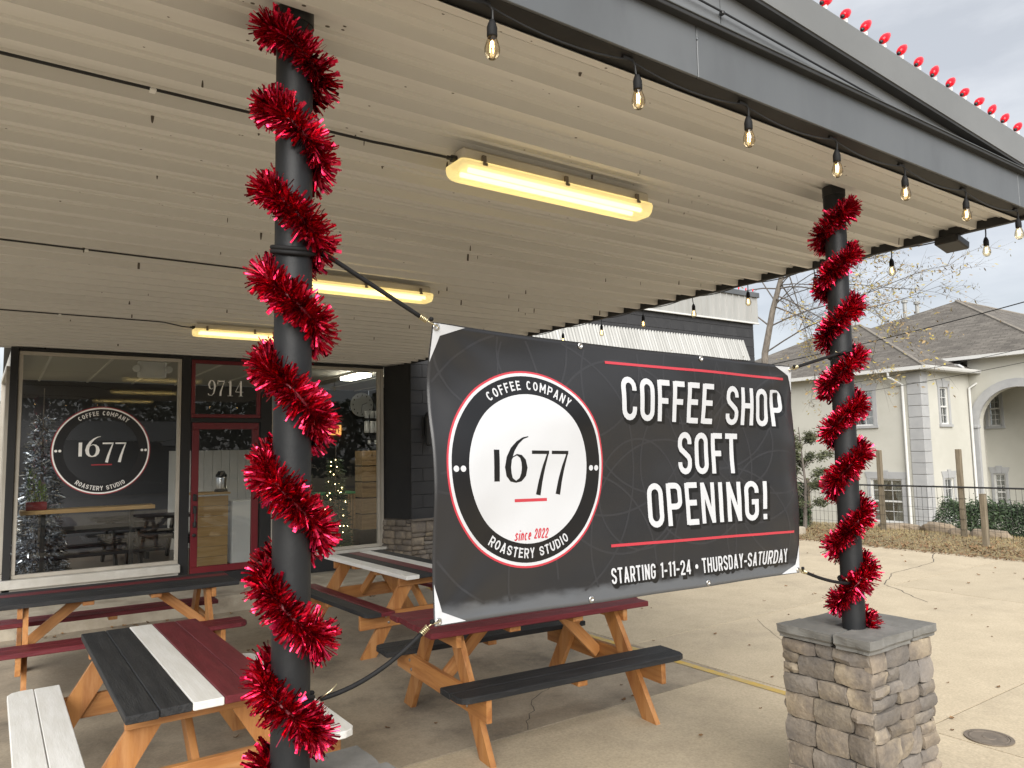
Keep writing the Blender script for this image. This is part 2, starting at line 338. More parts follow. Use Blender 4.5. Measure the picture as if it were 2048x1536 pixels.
# ------------------------------------------------------------ mesh helpers
class MB:
    def __init__(s): s.v = []; s.f = []; s.mi = []; s.uv = None
    def add(s, vs, fs, mi=0, mat=None):
        b = len(s.v)
        if mat is not None: vs = [mat @ Vector(p) for p in vs]
        s.v += [tuple(p) for p in vs]
        s.f += [tuple(i + b for i in f) for f in fs]
        s.mi += [mi] * len(fs)
        return s
    def box(s, c, d, bev=0, mat=None, mi=0):
        hx, hy, hz = d[0] / 2, d[1] / 2, d[2] / 2
        if bev <= 0:
            vs = [(c[0] + x * hx, c[1] + y * hy, c[2] + z * hz) for z in (-1, 1) for y in (-1, 1) for x in (-1, 1)]
            return s.add(vs, [(0, 2, 3, 1), (4, 5, 7, 6), (0, 1, 5, 4), (2, 6, 7, 3), (0, 4, 6, 2), (1, 3, 7, 5)], mi, mat)
        b = min(bev, hx * .9, hy * .9, hz * .9)
        vs = []; ix = {}
        for sx in (-1, 1):
            for sy in (-1, 1):
                for sz in (-1, 1):
                    for a in range(3):
                        e = [hx - b, hy - b, hz - b]; e[a] += b
                        ix[(sx, sy, sz, a)] = len(vs)
                        vs.append((c[0] + sx * e[0], c[1] + sy * e[1], c[2] + sz * e[2]))
        fs = []
        def q(*k):
            fs.append(tuple(ix[i] for i in k))
        for a in range(3):
            o1, o2 = (a + 1) % 3, (a + 2) % 3
            for sg in (-1, 1):
                def k(s1, s2):
                    t = [0, 0, 0]; t[a] = sg; t[o1] = s1; t[o2] = s2; return (*t, a)
                ring = [k(-1, -1), k(1, -1), k(1, 1), k(-1, 1)]
                q(*(ring if sg > 0 else ring[::-1]))
        for a in range(3):
            o1, o2 = (a + 1) % 3, (a + 2) % 3
            for s1 in (-1, 1):
                for s2 in (-1, 1):
                    def k(sa, ax):
                        t = [0, 0, 0]; t[a] = sa; t[o1] = s1; t[o2] = s2; return (*t, ax)
                    ring = [k(-1, o1), k(1, o1), k(1, o2), k(-1, o2)]
                    q(*(ring if s1 * s2 < 0 else ring[::-1]))
        for sx in (-1, 1):
            for sy in (-1, 1):
                for sz in (-1, 1):
                    ring = [(sx, sy, sz, 0), (sx, sy, sz, 1), (sx, sy, sz, 2)]
                    q(*(ring if sx * sy * sz > 0 else ring[::-1]))
        return s.add(vs, fs, mi, mat)
    def prism(s, poly, d0, d1, axes='xy', mat=None, mi=0):
        n = len(poly)
        def P(a, b, c):
            return {'xy': (a, b, c), 'xz': (a, c, b), 'yz': (c, a, b)}[axes]
        vs = [P(a, b, d0) for a, b in poly] + [P(a, b, d1) for a, b in poly]
        fs = [tuple(range(n))[::-1], tuple(range(n, 2 * n))] + [(i, (i + 1) % n, n + (i + 1) % n, n + i) for i in range(n)]
        return s.add(vs, fs, mi, mat)
    def tube(s, pts, r, n=8, closed=False, mi=0, caps=True):
        pts = [Vector(p) for p in pts]
        k = len(pts)
        rs = r if isinstance(r, (list, tuple)) else [r] * k
        vs = []; prev = None
        for i, p in enumerate(pts):
            a = pts[(i - 1) % k] if (closed or i > 0) else p
            b = pts[(i + 1) % k] if (closed or i < k - 1) else p
            t = (b - a)
            t = t.normalized() if t.length > 1e-9 else Vector((0, 0, 1))
            if prev is None:
                x = t.orthogonal().normalized()
            else:
                x = prev - t * prev.dot(t)
                x = x.normalized() if x.length > 1e-6 else t.orthogonal().normalized()
            prev = x; y = t.cross(x)
            for j in range(n):
                an = 2 * PI * j / n
                vs.append(p + (x * math.cos(an) + y * math.sin(an)) * rs[i])
        fs = []
        for i in range(k if closed else k - 1):
            i2 = (i + 1) % k
            for j in range(n):
                j2 = (j + 1) % n
                fs.append((i * n + j, i * n + j2, i2 * n + j2, i2 * n + j))
        if not closed and caps:
            fs.append(tuple(range(n))[::-1]); fs.append(tuple((k - 1) * n + j for j in range(n)))
        return s.add(vs, fs, mi)
    def lathe(s, prof, n=16, mat=None, mi=0):
        vs = []; fs = []
        for r, z in prof:
            for j in range(n):
                a = 2 * PI * j / n
                vs.append((r * math.cos(a), r * math.sin(a), z))
        for i in range(len(prof) - 1):
            for j in range(n):
                j2 = (j + 1) % n
                fs.append((i * n + j, i * n + j2, (i + 1) * n + j2, (i + 1) * n + j))
        if prof[0][0] > 1e-4: fs.append(tuple(range(n))[::-1])
        if prof[-1][0] > 1e-4: fs.append(tuple((len(prof) - 1) * n + j for j in range(n)))
        return s.add(vs, fs, mi, mat)
    def mesh(s, name, mats, smooth=False):
        me = bpy.data.meshes.new(name)
        me.from_pydata(s.v, [], s.f)
        mats = mats if isinstance(mats, (list, tuple)) else [mats]
        for m in mats: me.materials.append(M[m])
        if len(mats) > 1: me.polygons.foreach_set('material_index', s.mi)
        if smooth: me.polygons.foreach_set('use_smooth', [True] * len(me.polygons))
        if s.uv:
            ul = me.uv_layers.new(name='UVMap')
            for p in me.polygons:
                for li, vi in zip(p.loop_indices, p.vertices): ul.data[li].uv = s.uv[vi]
        me.update()
        return me
    def build(s, name, mats, parent=None, loc=(0, 0, 0), rot=(0, 0, 0), smooth=False, angle=None):
        me = s.mesh(name, mats, smooth)
        if angle is not None:
            me.polygons.foreach_set('use_smooth', [True] * len(me.polygons))
            me.set_sharp_from_angle(angle=rad(angle))
        return put(name, me, parent, loc, rot)


def put(name, me, parent=None, loc=(0, 0, 0), rot=(0, 0, 0)):
    o = bpy.data.objects.new(name, me)
    COL.objects.link(o)
    o.location = loc; o.rotation_euler = rot
    if parent: o.parent = parent
    return o


def tag(o, label=None, cat=None, group=None, kind=None):
    if label: o['label'] = label
    if cat: o['category'] = cat
    if group: o['group'] = group
    if kind: o['kind'] = kind
    return o


def thing(name, label, cat, loc=(0, 0, 0), rz=0, group=None):
    o = put(name, None, None, loc, (0, 0, rz))
    o.empty_display_size = .1
    return tag(o, label, cat, group)


def copy_tree(o, parent=None):
    c = o.copy(); COL.objects.link(c); c.parent = parent
    for ch in list(o.children): copy_tree(ch, c)
    return c


def wob(a, seed, s=1.0):
    return noise.noise(Vector((a * s, seed * 7.13, seed * 3.7)))


def arc_pts(cx, cy, rx, ry, a0, a1, n=8):
    return [(cx + rx * math.cos(rad(a0 + (a1 - a0) * i / n)), cy + ry * math.sin(rad(a0 + (a1 - a0) * i / n))) for i in range(n + 1)]


# ------------------------------------------------------------ lettering drawn with strokes
def glyph(ch, w, t):
    l, r, b, T = t / 2, w - t / 2, t / 2, 1 - t / 2
    cx = w / 2; rx = max((r - l) / 2, .01); ry = min(rx * 1.25, (T - b) / 2)
    A = arc_pts
    if ch in 'O0': return [(A(cx, T - ry, rx, ry, 0, 180) + A(cx, b + ry, rx, ry, 180, 360), True)]
    if ch == 'C':
        if ry > .28: return [(A(cx, T - ry, rx, ry, 42, 180) + A(cx, b + ry, rx, ry, 180, 318), False)]
        return [([(r, .69)] + A(cx, T - ry, rx, ry, 0, 180) + A(cx, b + ry, rx, ry, 180, 360) + [(r, .31)], False)]
    if ch == 'G': return [([(r, .70)] + A(cx, T - ry, rx, ry, 0, 180) + A(cx, b + ry, rx, ry, 180, 360) + [(r, .48)], False), ([(cx, .47), (r + t / 2, .47)], False)]
    if ch == 'S':
        q = min(ry, .20)
        return [([(r, .72)] + A(cx, T - q, rx, q, 0, 180) + [(l, .67), (l + (r - l) * .12, .59), (cx, .50), (r - (r - l) * .12, .41), (r, .33)] + A(cx, b + q, rx, q, 0, -180) + [(l, .28)], False)]
    if ch == 'U': return [([(l, 1), (l, b + ry)] + A(cx, b + ry, rx, ry, 180, 360) + [(r, 1)], False)]
    if ch in 'PR':
        q = .13; y1 = .45
        o = [([(l, 0), (l, 1)], False), ([(l, T)] + A(r - rx * .8, T - q, rx * .8, q, 90, 0, 5) + A(r - rx * .8, y1 + q, rx * .8, q, 0, -90, 5) + [(l, y1)], False)]
        if ch == 'R': o.append(([(cx, y1), (r, 0)], False))
        return o
    if ch == 'D':
        q = .24
        return [([(l, 0), (l, 1)], False), ([(l, T)] + A(r - rx, T - q, rx, q, 90, 0, 5) + A(r - rx, b + q, rx, q, 0, -90, 5) + [(l, b)], False)]
    if ch == 'F': return [([(l, 0), (l, 1)], False), ([(l, T), (w, T)], False), ([(l, .5), (w * .9, .5)], False)]
    if ch == 'E': return [([(l, 0), (l, 1)], False), ([(l, T), (w, T)], False), ([(l, .52), (w * .92, .52)], False), ([(l, b), (w, b)], False)]
    if ch == 'H': return [([(l, 0), (l, 1)], False), ([(r, 0), (r, 1)], False), ([(l, .52), (r, .52)], False)]
    if ch == 'T': return [([(cx, 0), (cx, 1)], False), ([(0, T), (w, T)], False)]
    if ch == 'I': return [([(cx, 0), (cx, 1)], False)]
    if ch == 'N': return [([(l, 0), (l, 1)], False), ([(r, 0), (r, 1)], False), ([(l, 1 - t * .2), (r, t * .2)], False)]
    if ch == 'M': return [([(l, 0), (l, 1)], False), ([(r, 0), (r, 1)], False), ([(l, 1 - t * .2), (cx, .3)], False), ([(r, 1 - t * .2), (cx, .3)], False)]
    if ch == 'A': return [([(l, 0), (cx, 1)], False), ([(r, 0), (cx, 1)], False), ([(w * .22, .28), (w * .78, .28)], False)]
    if ch == 'Y': return [([(l, 1), (cx, .45)], False), ([(r, 1), (cx, .45)], False), ([(cx, .48), (cx, 0)], False)]
    if ch == 'X': return [([(l, 1), (r, 0)], False), ([(r, 1), (l, 0)], False)]
    if ch == '1': return [([(r, 0), (r, 1)], False), ([(r, T), (l * .4, .84)], False)]
    if ch == '2':
        q = min(ry, .22)
        return [([(l, .70)] + A(cx, T - q, rx, q, 180, 0) + [(r, .66), (r - .06 * w, .55), (l, b + .02)], False), ([(l * .4, b), (w, b)], False)]
    if ch == '4': return [([(w * .72, 0), (w * .72, 1)], False), ([(w * .70, .97), (t * .4, .26)], False), ([(0, .25), (w, .25)], False)]
    if ch == '-': return [([(0, .42), (w, .42)], False)]
    if ch == '!': return [([(cx, .27), (cx, 1)], False), ([(cx, 0), (cx, .14)], False)]
    if ch == '.': return [([(cx - t * .6, .42), (cx + t * .6, .42)], False)]
    if ch == 's': return [([(w * .95, .5), (cx, .60), (l, .47), (cx, .32), (r, .16), (cx, .03), (0, .08)], False)]
    if ch == 'i': return [([(cx, .6), (cx, .05), (w, .05)], False), ([(cx, .76), (cx, .86)], False)]
    if ch == 'n': return [([(l, 0), (l, .6)], False), ([(l, .4), (cx, .58), (r, .46), (r, 0)], False)]
    if ch == 'c': return [(A(cx, .3, rx, .28, 50, 310, 10), False)]
    if ch == 'e': return [([(l, .3), (r, .34)] + A(cx, .32, rx, .27, 10, 310, 10), False)]
    return []


WID = {'I': .38, '!': .42, '1': .62, '-': .62, '.': .5, ' ': .55, 'M': 1.28, 'E': .86, 'F': .84, 'T': .92, 'i': .45, 'L': .8, 'A': 1.05, 'Y': 1.0}


def stroke(mb, pts, hw, fmap, closed=False, mi=0, maxseg=.016):
    P = [np.array(p[:2], float) for p in pts]
    H = [p[2] if len(p) > 2 else hw for p in pts]
    if closed and np.hypot(*(P[0] - P[-1])) < 1e-6: P.pop(); H.pop()
    Q = []; G = []
    k = len(P)
    for i in range(k if closed else k - 1):
        a, b = P[i], P[(i + 1) % k]; d = np.hypot(*(b - a)); m = max(1, int(math.ceil(d / maxseg)))
        for j in range(m):
            Q.append(a + (b - a) * j / m); G.append(H[i] + (H[(i + 1) % k] - H[i]) * j / m)
    if not closed: Q.append(P[-1]); G.append(H[-1])
    C = [Q[0]]; D = [G[0]]
    for q, g in zip(Q[1:], G[1:]):
        if np.hypot(*(q - C[-1])) > 1e-6: C.append(q); D.append(g)
    Q, G = C, D
    k = len(Q); vs = []; fs = []
    for i in range(k):
        a = Q[(i - 1) % k] if (closed or i) else Q[i]
        b = Q[(i + 1) % k] if (closed or i < k - 1) else Q[i]
        d1 = Q[i] - a; d2 = b - Q[i]
        n1 = d1 / max(np.hypot(*d1), 1e-9); n2 = d2 / max(np.hypot(*d2), 1e-9)
        t = n1 + n2
        if np.hypot(*t) < 1e-6: t = n1 if np.hypot(*n1) > 0 else n2
        t = t / np.hypot(*t); nn = np.array([-t[1], t[0]])
        ref = n1 if np.hypot(*d1) > 1e-9 else n2
        c = max(.6, abs(np.dot(t, ref)))
        vs += [fmap(*(Q[i] + nn * G[i] / c)), fmap(*(Q[i] - nn * G[i] / c))]
    for i in range(k if closed else k - 1):
        j = (i + 1) % k
        fs.append((2 * i, 2 * i + 1, 2 * j + 1, 2 * j))
    mb.add(vs, fs, mi)


def text_line(mb, txt, x0, x1, y0, h, wr, t, fmap, mi=0, grow=0, dx=0, dy=0, gap=.24, slant=0):
    """Fit txt between x0 and x1 on baseline y0; wr: letter width / height, t: stroke / height."""
    ws = [wr * WID.get(c, 1.0) for c in txt]
    g = wr * gap
    k = (x1 - x0) / (sum(ws) + g * (len(txt) - 1)) / h
    x = x0
    for c, wd in zip(txt, ws):
        for pts, cl in glyph(c, wd, t / k):
            pp = [(x + p[0] * h * k + slant * p[1] * h + dx, y0 + p[1] * h + dy) for p in pts]
            stroke(mb, pp, t * h / 2 + grow, fmap, cl, mi)
        x += (wd + g) * h * k


def text_arc(mb, txt, cx, cy, rb, h, a0, a1, wr, t, fmap, mi=0, inside=False):
    ws = [wr * WID.get(c, 1.0) for c in txt]; g = wr * .34
    tot = sum(ws) + g * (len(txt) - 1); s = 0
    for c, wd in zip(txt, ws):
        f = (s + wd / 2) / tot; an = rad(a0 + (a1 - a0) * f)
        up_ = (-math.cos(an), -math.sin(an)) if inside else (math.cos(an), math.sin(an))
        rt_ = (up_[1], -up_[0])
        ox, oy = cx + rb * math.cos(an), cy + rb * math.sin(an)
        k = abs(rad(a1 - a0)) * rb / tot / h
        for pts, cl in glyph(c, wd, t / k):
            pp = [(ox + rt_[0] * (p[0] - wd / 2) * h * k + up_[0] * p[1] * h, oy + rt_[1] * (p[0] - wd / 2) * h * k + up_[1] * p[1] * h) for p in pts]
            stroke(mb, pp, t * h / 2, fmap, cl, mi)
        s += wd + g


def ring(mb, cx, cy, ra, rb, fmap, mi=0, n=96, step=.02):
    m = max(1, int((rb - ra) / step)); vs = []; fs = []
    for i in range(m + 1):
        r = ra + (rb - ra) * i / m
        vs += [fmap(cx + r * math.cos(2 * PI * j / n), cy + r * math.sin(2 * PI * j / n)) for j in range(n)]
    for i in range(m):
        for j in range(n):
            j2 = (j + 1) % n
            fs.append((i * n + j, (i + 1) * n + j, (i + 1) * n + j2, i * n + j2))
    if ra < 1e-6: pass
    mb.add(vs, fs, mi)


def numerals_1677(mb, cx, cy, k, fmap, mi):
    def T(pts): return [(cx + p[0] * k, cy + p[1] * k, p[2] * k * 1.13) for p in pts]
    stroke(mb, T([(-.1515, .065, .0105), (-.1515, -.045, .0105)]), 0, fmap, False, mi)
    six = [(-.012, .113, .0015), (-.035, .107, .0030), (-.060, .090, .0055), (-.082, .066, .0085), (-.098, .036, .0105), (-.1045, .004, .0115), (-.100, -.022, .0105),
           (-.088, -.040, .0065), (-.068, -.047, .0030), (-.048, -.040, .0065), (-.034, -.022, .0105), (-.029, .002, .0115), (-.034, .026, .0095), (-.046, .042, .0055), (-.064, .048, .0022), (-.082, .040, .0016), (-.095, .022, .0014)]
    stroke(mb, T(six), 0, fmap, False, mi, maxseg=.012)
    for s in (0, .0915):
        stroke(mb, T([(.003 + s, .0575, .0055), (.0815 + s, .0575, .0055)]), 0, fmap, False, mi)
        stroke(mb, T([(.0785 + s, .060, .0030), (.060 + s, .005, .0060), (.044 + s, -.050, .0080), (.034 + s, -.096, .0095)]), 0, fmap, False, mi)


def numerals_9714(mb, x0, x1, y0, h, fmap, mi):
    def put_(cx, strokes, w):
        for st in strokes: stroke(mb, [(cx + p[0] * w, y0 + p[1] * h, p[2] * w) for p in st], 0, fmap, False, mi, maxseg=.02)
    w = (x1 - x0) / 4.35
    nine = [[(.08, .13, .07), (.2, .03, .03), (.5, .02, .025), (.74, .18, .06), (.84, .5, .1), (.84, .72, .11), (.72, .92, .07), (.5, .99, .025), (.28, .92, .07), (.17, .72, .11), (.25, .50, .08), (.48, .42, .025), (.68, .5, .03)]]
    seven = [[(.1, .74, .05), (.1, .95, .05)], [(.05, .95, .07), (.92, .95, .07)], [(.9, .95, .03), (.62, .55, .05), (.45, .25, .10), (.42, 0, .12)]]
    one = [[(.5, 0, .12), (.5, 1, .12)], [(.5, .97, .03), (.2, .86, .03)], [(.18, .015, .03), (.82, .015, .03)]]
    four = [[(.68, 0, .11), (.68, 1, .11)], [(.64, .97, .03), (.04, .30, .03)], [(.03, .28, .035), (.98, .28, .035)], [(.42, .015, .03), (.92, .015, .03)]]
    for i, gsh in enumerate((nine, seven, one, four)): put_(x0 + i * w * 1.1, gsh, w)


# ============================================================ GROUND
gx = [-400, -60, -20, -8, 0, 6, 13.2, 13.6, 14.0, 14.5, 15, 15.5, 16, 16.7, 17.5, 19, 21, 24, 27, 32, 40, 60, 120, 400]
gy = [-400, -100, -40, -10, 0, 2, 3, 4, 5, 6, 7, 8, 9, 10, 11, 12, 14, 17, 22, 30, 50, 120, 400]
def gz(x, y):
    if x < 13.4: return -.09
    if x < 16.5: return .012 + .05 * math.sin((x - 13.4) / 3.1 * PI) + .02 * wob(x * 1.3 + y, 3)
    return .012 - 1.75 * min(1, ((x - 16.5) / 10.5)) ** .8
mb = MB()
mb.v = [(x, y, gz(x, y)) for y in gy for x in gx]
nx = len(gx)
mb.f = [(j * nx + i, j * nx + i + 1, (j + 1) * nx + i + 1, (j + 1) * nx + i) for j in range(len(gy) - 1) for i in range(nx - 1)]
mb.mi = [0] * len(mb.f)
tag(mb.build('ground', 'ground', smooth=True), kind='structure')

mb = MB(); mb.add([(-400, -21, -.03), (400, -21, -.03), (400, -8.6, -.03), (-400, -8.6, -.03)], [(0, 1, 2, 3)])
tag(mb.build('road', 'asphalt'), kind='structure')

lot = put('parking_lot', None); tag(lot, kind='structure')
g_ = .0065
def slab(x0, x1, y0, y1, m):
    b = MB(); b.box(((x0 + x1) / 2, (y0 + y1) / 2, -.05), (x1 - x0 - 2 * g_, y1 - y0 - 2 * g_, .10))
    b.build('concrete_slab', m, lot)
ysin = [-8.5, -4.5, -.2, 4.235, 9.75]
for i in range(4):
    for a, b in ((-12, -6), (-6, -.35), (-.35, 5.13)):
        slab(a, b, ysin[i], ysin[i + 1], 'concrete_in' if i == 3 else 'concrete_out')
ysout = [-8.5, -4, -.6, 2.65, 5.42, 9.75]
for i in range(5):
    for a, b in ((5.13, 9.95), (9.95, 13.45)):
        slab(a, b, ysout[i], ysout[i + 1], 'concrete_out')
b = MB(); b.box((0, .0, -.125), (.1, .1, .02)); 
mb = MB(); mb.add([(-12, -8.5, -.007), (13.45, -8.5, -.007), (13.45, 9.8, -.007), (-12, 9.8, -.007)], [(0, 1, 2, 3)])
mb.build('joint_bed', 'joint_dirt', lot)
# long hairline cracks: thin recessed-looking dark seams of dirt lying in the slabs
def crack(pts, wd, nm='pavement_crack'):
    b = MB(); vs = []; fs = []
    P = []
    for (xa, ya), (xb, yb) in zip(pts[:-1], pts[1:]):
        for k in range(8): P.append((xa + (xb - xa) * k / 8, ya + (yb - ya) * k / 8))
    P.append(pts[-1])
    for i, (x, y) in enumerate(P):
        x += .05 * wob(i * .9, 5); y += .05 * wob(i * .8, 9); hw = wd * (.5 + .5 * abs(wob(i * .7, 2)))
        a = P[max(0, i - 1)]; c = P[min(len(P) - 1, i + 1)]
        d = Vector((c[0] - a[0], c[1] - a[1])).normalized()
        vs += [(x - d.y * hw, y + d.x * hw, .0015), (x + d.y * hw, y - d.x * hw, .0015)]
    fs = [(2 * i, 2 * i + 1, 2 * i + 3, 2 * i + 2) for i in range(len(P) - 1)]
    b.add(vs, fs); b.build(nm, 'mortar', lot)
crack([(9.2, 4.6), (9.9, 5.5), (10.8, 5.9), (12.2, 6.0), (13.3, 6.5)], .010)
crack([(3.05, 4.26), (3.4, 4.7), (3.9, 5.0)], .005)
crack([(5.2, 2.72), (5.9, 3.4), (6.1, 4.3), (6.9, 5.3)], .004)
mb = MB()
N_ = 24
for i in range(N_ + 1):
    y = 2.9 + (9.6 - 2.9) * i / N_; e = .005 * wob(i * 1.7, 4)
    mb.v += [(4.990 + e, y, .004), (5.066 + e + .004 * wob(i, 8), y, .004)]
mb.f = [(2 * i, 2 * i + 1, 2 * i + 3, 2 * i + 2) for i in range(N_)]; mb.mi = [0] * N_
tag(mb.build('parking_line', 'yellow_line'), kind='structure')

# walk in front of the shop (raised step)
mb = MB(); vs = []; nn = 40
for i in range(nn + 1):
    x = -10 + 24 * i / nn
    yf = 9.66 - .07 * max(0, x - 1.5) if x < 5 else 9.42
    e = .025 * wob(i * 1.9, 6)
    vs += [(x, yf + e, -.05), (x, yf + .012 + e * .8, .165 + .01 * wob(i * 2.3, 1)), (x, yf + .05, .188), (x, 11.2, .19)]
fs = []
for i in range(nn):
    for k in range(3): fs.append((i * 4 + k, (i + 1) * 4 + k, (i + 1) * 4 + k + 1, i * 4 + k + 1))
mb.add(vs, fs)
tag(mb.build('sidewalk', 'concrete_step'), kind='structure')

# ============================================================ CANOPY
can = thing('canopy', 'wide grey metal canopy with ribbed tan soffit over the picnic tables', 'canopy')
ZC, XL, XR = 3.27, -1.6, 5.15
P_ = .235
prof = [(0, 0), (.036, 0), (.042, .048), (.088, .048), (.091, .037), (.101, .037), (.104, .048), (.168, .048), (.171, .037), (.181, .037), (.184, .048), (.229, .048), (.235, 0)]
npan = 38
mb = MB()
nxs = [XL, 0, 2.5, XR - .012]
vs = [(x, a, z) for x in nxs for a, z in prof]
k = len(prof)
fs = [(i * k + j, i * k + j + 1, (i + 1) * k + j + 1, (i + 1) * k + j) for i in range(len(nxs) - 1) for j in range(k - 1)]
mb.add(vs, fs)
me = mb.mesh('soffit_panel', 'soffit')
for i in range(npan):
    put('soffit_panel', me, can, (0, 1.865 + i * P_, ZC))
yb = 1.865 + npan * P_
b = MB(); b.box(((XL + XR) / 2 + .02, (1.80 + yb) / 2, ZC + .15), (XR - XL - .06, yb - 1.80 - .03, .16)); b.build('roof_deck', 'dark_trim', can)
# front fascia: sheets that meet at seams, folded lip underneath
YF = 1.77
b = MB(); b.box(((XL + XR) / 2, YF + .056, 3.297), (XR - XL, .100, .03)); b.build('fascia_lip', 'dark_trim', can)
seams = [XL, -.7, 2.10, 4.90, XR]
for a, c in zip(seams[:-1], seams[1:]):
    b = MB(); b.box(((a + c) / 2, YF - .004, 3.380), (c - a - .004, .012, .202), .002); b.build('fascia_panel', 'fascia', can)
def ztop(x): return 3.811 - .0573 * (x - 2.814)
def zrake(x): return 3.495 + (5.03 - x) * .0685       # underside of the rake board
b = MB(); b.box(((XL + XR) / 2, YF - .018, 3.487), (XR - XL + .02, .05, .016), .002); b.build('drip_edge', 'dark_trim', can)
b = MB(); b.box(((XL + XR) / 2, YF - .020, 3.4985), (XR - XL + .02, .056, .005), .001); b.build('drip_flange', 'fascia', can)
ps = [XL, .6, 2.26, 3.70, 5.10]
for a, c in zip(ps[:-1], ps[1:]):
    b = MB(); b.prism([(a + .002, 3.50), (c - .002, 3.50), (c - .002, max(3.502, zrake(c) + .01)), (a + .002, zrake(a) + .01)], YF + .002, YF + .014, 'xz'); b.build('gable_panel', 'fascia_mid', can)
b = MB(); b.prism([(XL, zrake(XL)), (5.12, zrake(5.12)), (5.12, zrake(5.12) + .016), (XL, zrake(XL) + .016)], YF - .045, YF + .03, 'xz'); b.build('rake_underside', 'dark_trim', can)
rs = [XL, .6, XR + .02]
for a, c in zip(rs[:-1], rs[1:]):
    b = MB(); b.prism([(a + .001, zrake(a) + .016), (c - .001, zrake(c) + .016), (c - .001, ztop(c)), (a + .001, ztop(a))], YF - .050, YF + .03, 'xz'); b.build('rake_board', 'fascia_light', can)
b = MB(); b.prism([(XL, 3.42), (XR, 3.42), (XR, ztop(XR) - .01), (XL, ztop(XL) - .01)], YF + .04, YF + .10, 'xz'); b.build('gable_backing', 'dark_trim', can)
# side edge: dark trim board whose lower edge shows below the ribs
b = MB(); b.box((XR + .010, (1.78 + yb) / 2, 3.325), (.04, yb - 1.78, .125), .003); b.build('edge_board', 'dark_trim', can)
b = MB(); b.box((XR + .035, (1.78 + yb) / 2, 3.375), (.012, yb - 1.76, .17), .002); b.build('edge_flashing', 'galv', can)
for x, z in ((2.253, 3.581), (3.75, 3.508)):
    b = MB(); b.box((x, YF - .012, z), (.016, .02, .016), .003); b.build('cable_clip', 'black', can)
for x in (2.12,):
    b = MB(); b.lathe([(.004, 0), (.004, .003), (0, .004)], 8); b.build('screw', 'steel', can, (x - .02, YF - .010, 3.43), (PI / 2, 0, 0))

wire = MB(); pts = []
for x, z in ((-.5, 3.66), (.9, 3.63), (2.253, 3.583), (3.0, 3.546), (3.75, 3.508), (4.3, 3.507), (5.05, 3.506)):
    pts.append((x, YF - .016, z))
wire.tube(pts, .0045, 6)
tag(wire.build('gable_cable', 'cable'), 'thin black cable clipped across the grey gable panels above the fascia', 'cable')

# ---- power cables feeding the ceiling lights
for y, xe, lab in ((2.90, 1.55, 'black cable along the soffit feeding the light nearest the fascia'), (5.44, 1.62, 'black cable along the soffit running behind the tinsel post to the middle light'), (8.02, 1.50, 'faint black cable along the soffit feeding the light closest to the shop')):
    o = thing('power_cable', lab, 'cable', (0, y, 0), 0, 'soffit power cables')
    b = MB(); pts = [(XL + .1 + (xe - XL - .35) * i / 14, .004 * wob(i, 3), ZC - .008) for i in range(15)]
    yl = {2.90: 2.80, 5.44: 5.37, 8.02: 8.0}[y] - y
    pts += [(xe - .18, yl * .15, ZC - .012), (xe - .10, yl * .5, ZC - .026), (xe - .02, yl * .9, ZC - .042), (xe + .03, yl, ZC - .045), (xe + .09, yl, ZC - .045)]
    b.tube(pts, .0062, 6); b.build('cable', 'cable', o)
    for x in (.42, -1.1):
        b = MB(); b.box((x, 0, ZC - .014), (.022, .032, .012), .003); b.build('clip', 'white_plastic', o)

# ---- three fluorescent ceiling lights
def ceiling_light(loc, label):
    t = thing('ceiling_light', label, 'light', loc, 0, 'fluorescent lights on the soffit')
    Lh, wh = 1.20, .16
    b = MB(); b.box((0, 0, -.038), (Lh - .03, wh * .78, .076), .012); b.build('housing', 'fixture', t)
    sec = [(-wh / 2, -.062), (wh / 2, -.062), (wh / 2 + .004, -.078), (wh / 2 - .008, -.112), (wh / 2 - .032, -.132), (-wh / 2 + .032, -.132), (-wh / 2 + .008, -.112), (-wh / 2 - .004, -.078)]
    b = MB(); k = len(sec); vs = []
    for x, s in ((-Lh / 2, .82), (-Lh / 2 + .012, .94), (-Lh / 2 + .04, 1), (Lh / 2 - .04, 1), (Lh / 2 - .012, .94), (Lh / 2, .82)):
        vs += [(x, y * s, -.070 + (z + .070) * s) for y, z in sec]
    fs = [(i * k + j, i * k + (j + 1) % k, (i + 1) * k + (j + 1) % k, (i + 1) * k + j) for i in range(5) for j in range(k)] + [tuple(range(k))[::-1], tuple(5 * k + j for j in range(k))]
    b.add(vs, fs); b.build('lens', 'lens', t, angle=30)
    for y in (-.034, .034):
        b = MB(); b.tube([(-Lh / 2 + .06, y, -.096), (Lh / 2 - .06, y, -.096)], .013, 8); b.build('tube', 'tube', t)
    for x in (-.48, 0, .48):
        for s in (-1, 1):
            b = MB(); b.box((x, s * (wh / 2 - .006), -.055), (.022, .014, .050), .003); b.box((x, s * (wh / 2 + .003), -.074), (.026, .010, .014), .002); b.build('latch', 'iron', t)
    b = MB(); b.lathe([(.017, 0), (.017, .03), (.010, .034), (.010, .05)], 10); b.build('gland', 'black', t, (-Lh / 2 + .02, 0, -.045), (0, -PI / 2, 0))
    return t
ceiling_light((2.245, 2.80, ZC), 'lit fluorescent light mounted nearest the canopy fascia')
ceiling_light((2.31, 5.37, ZC), 'lit fluorescent light above the upper left corner of the banner, half behind the post')
ceiling_light((2.19, 8.00, ZC), 'lit fluorescent light mounted closest to the red shop door')

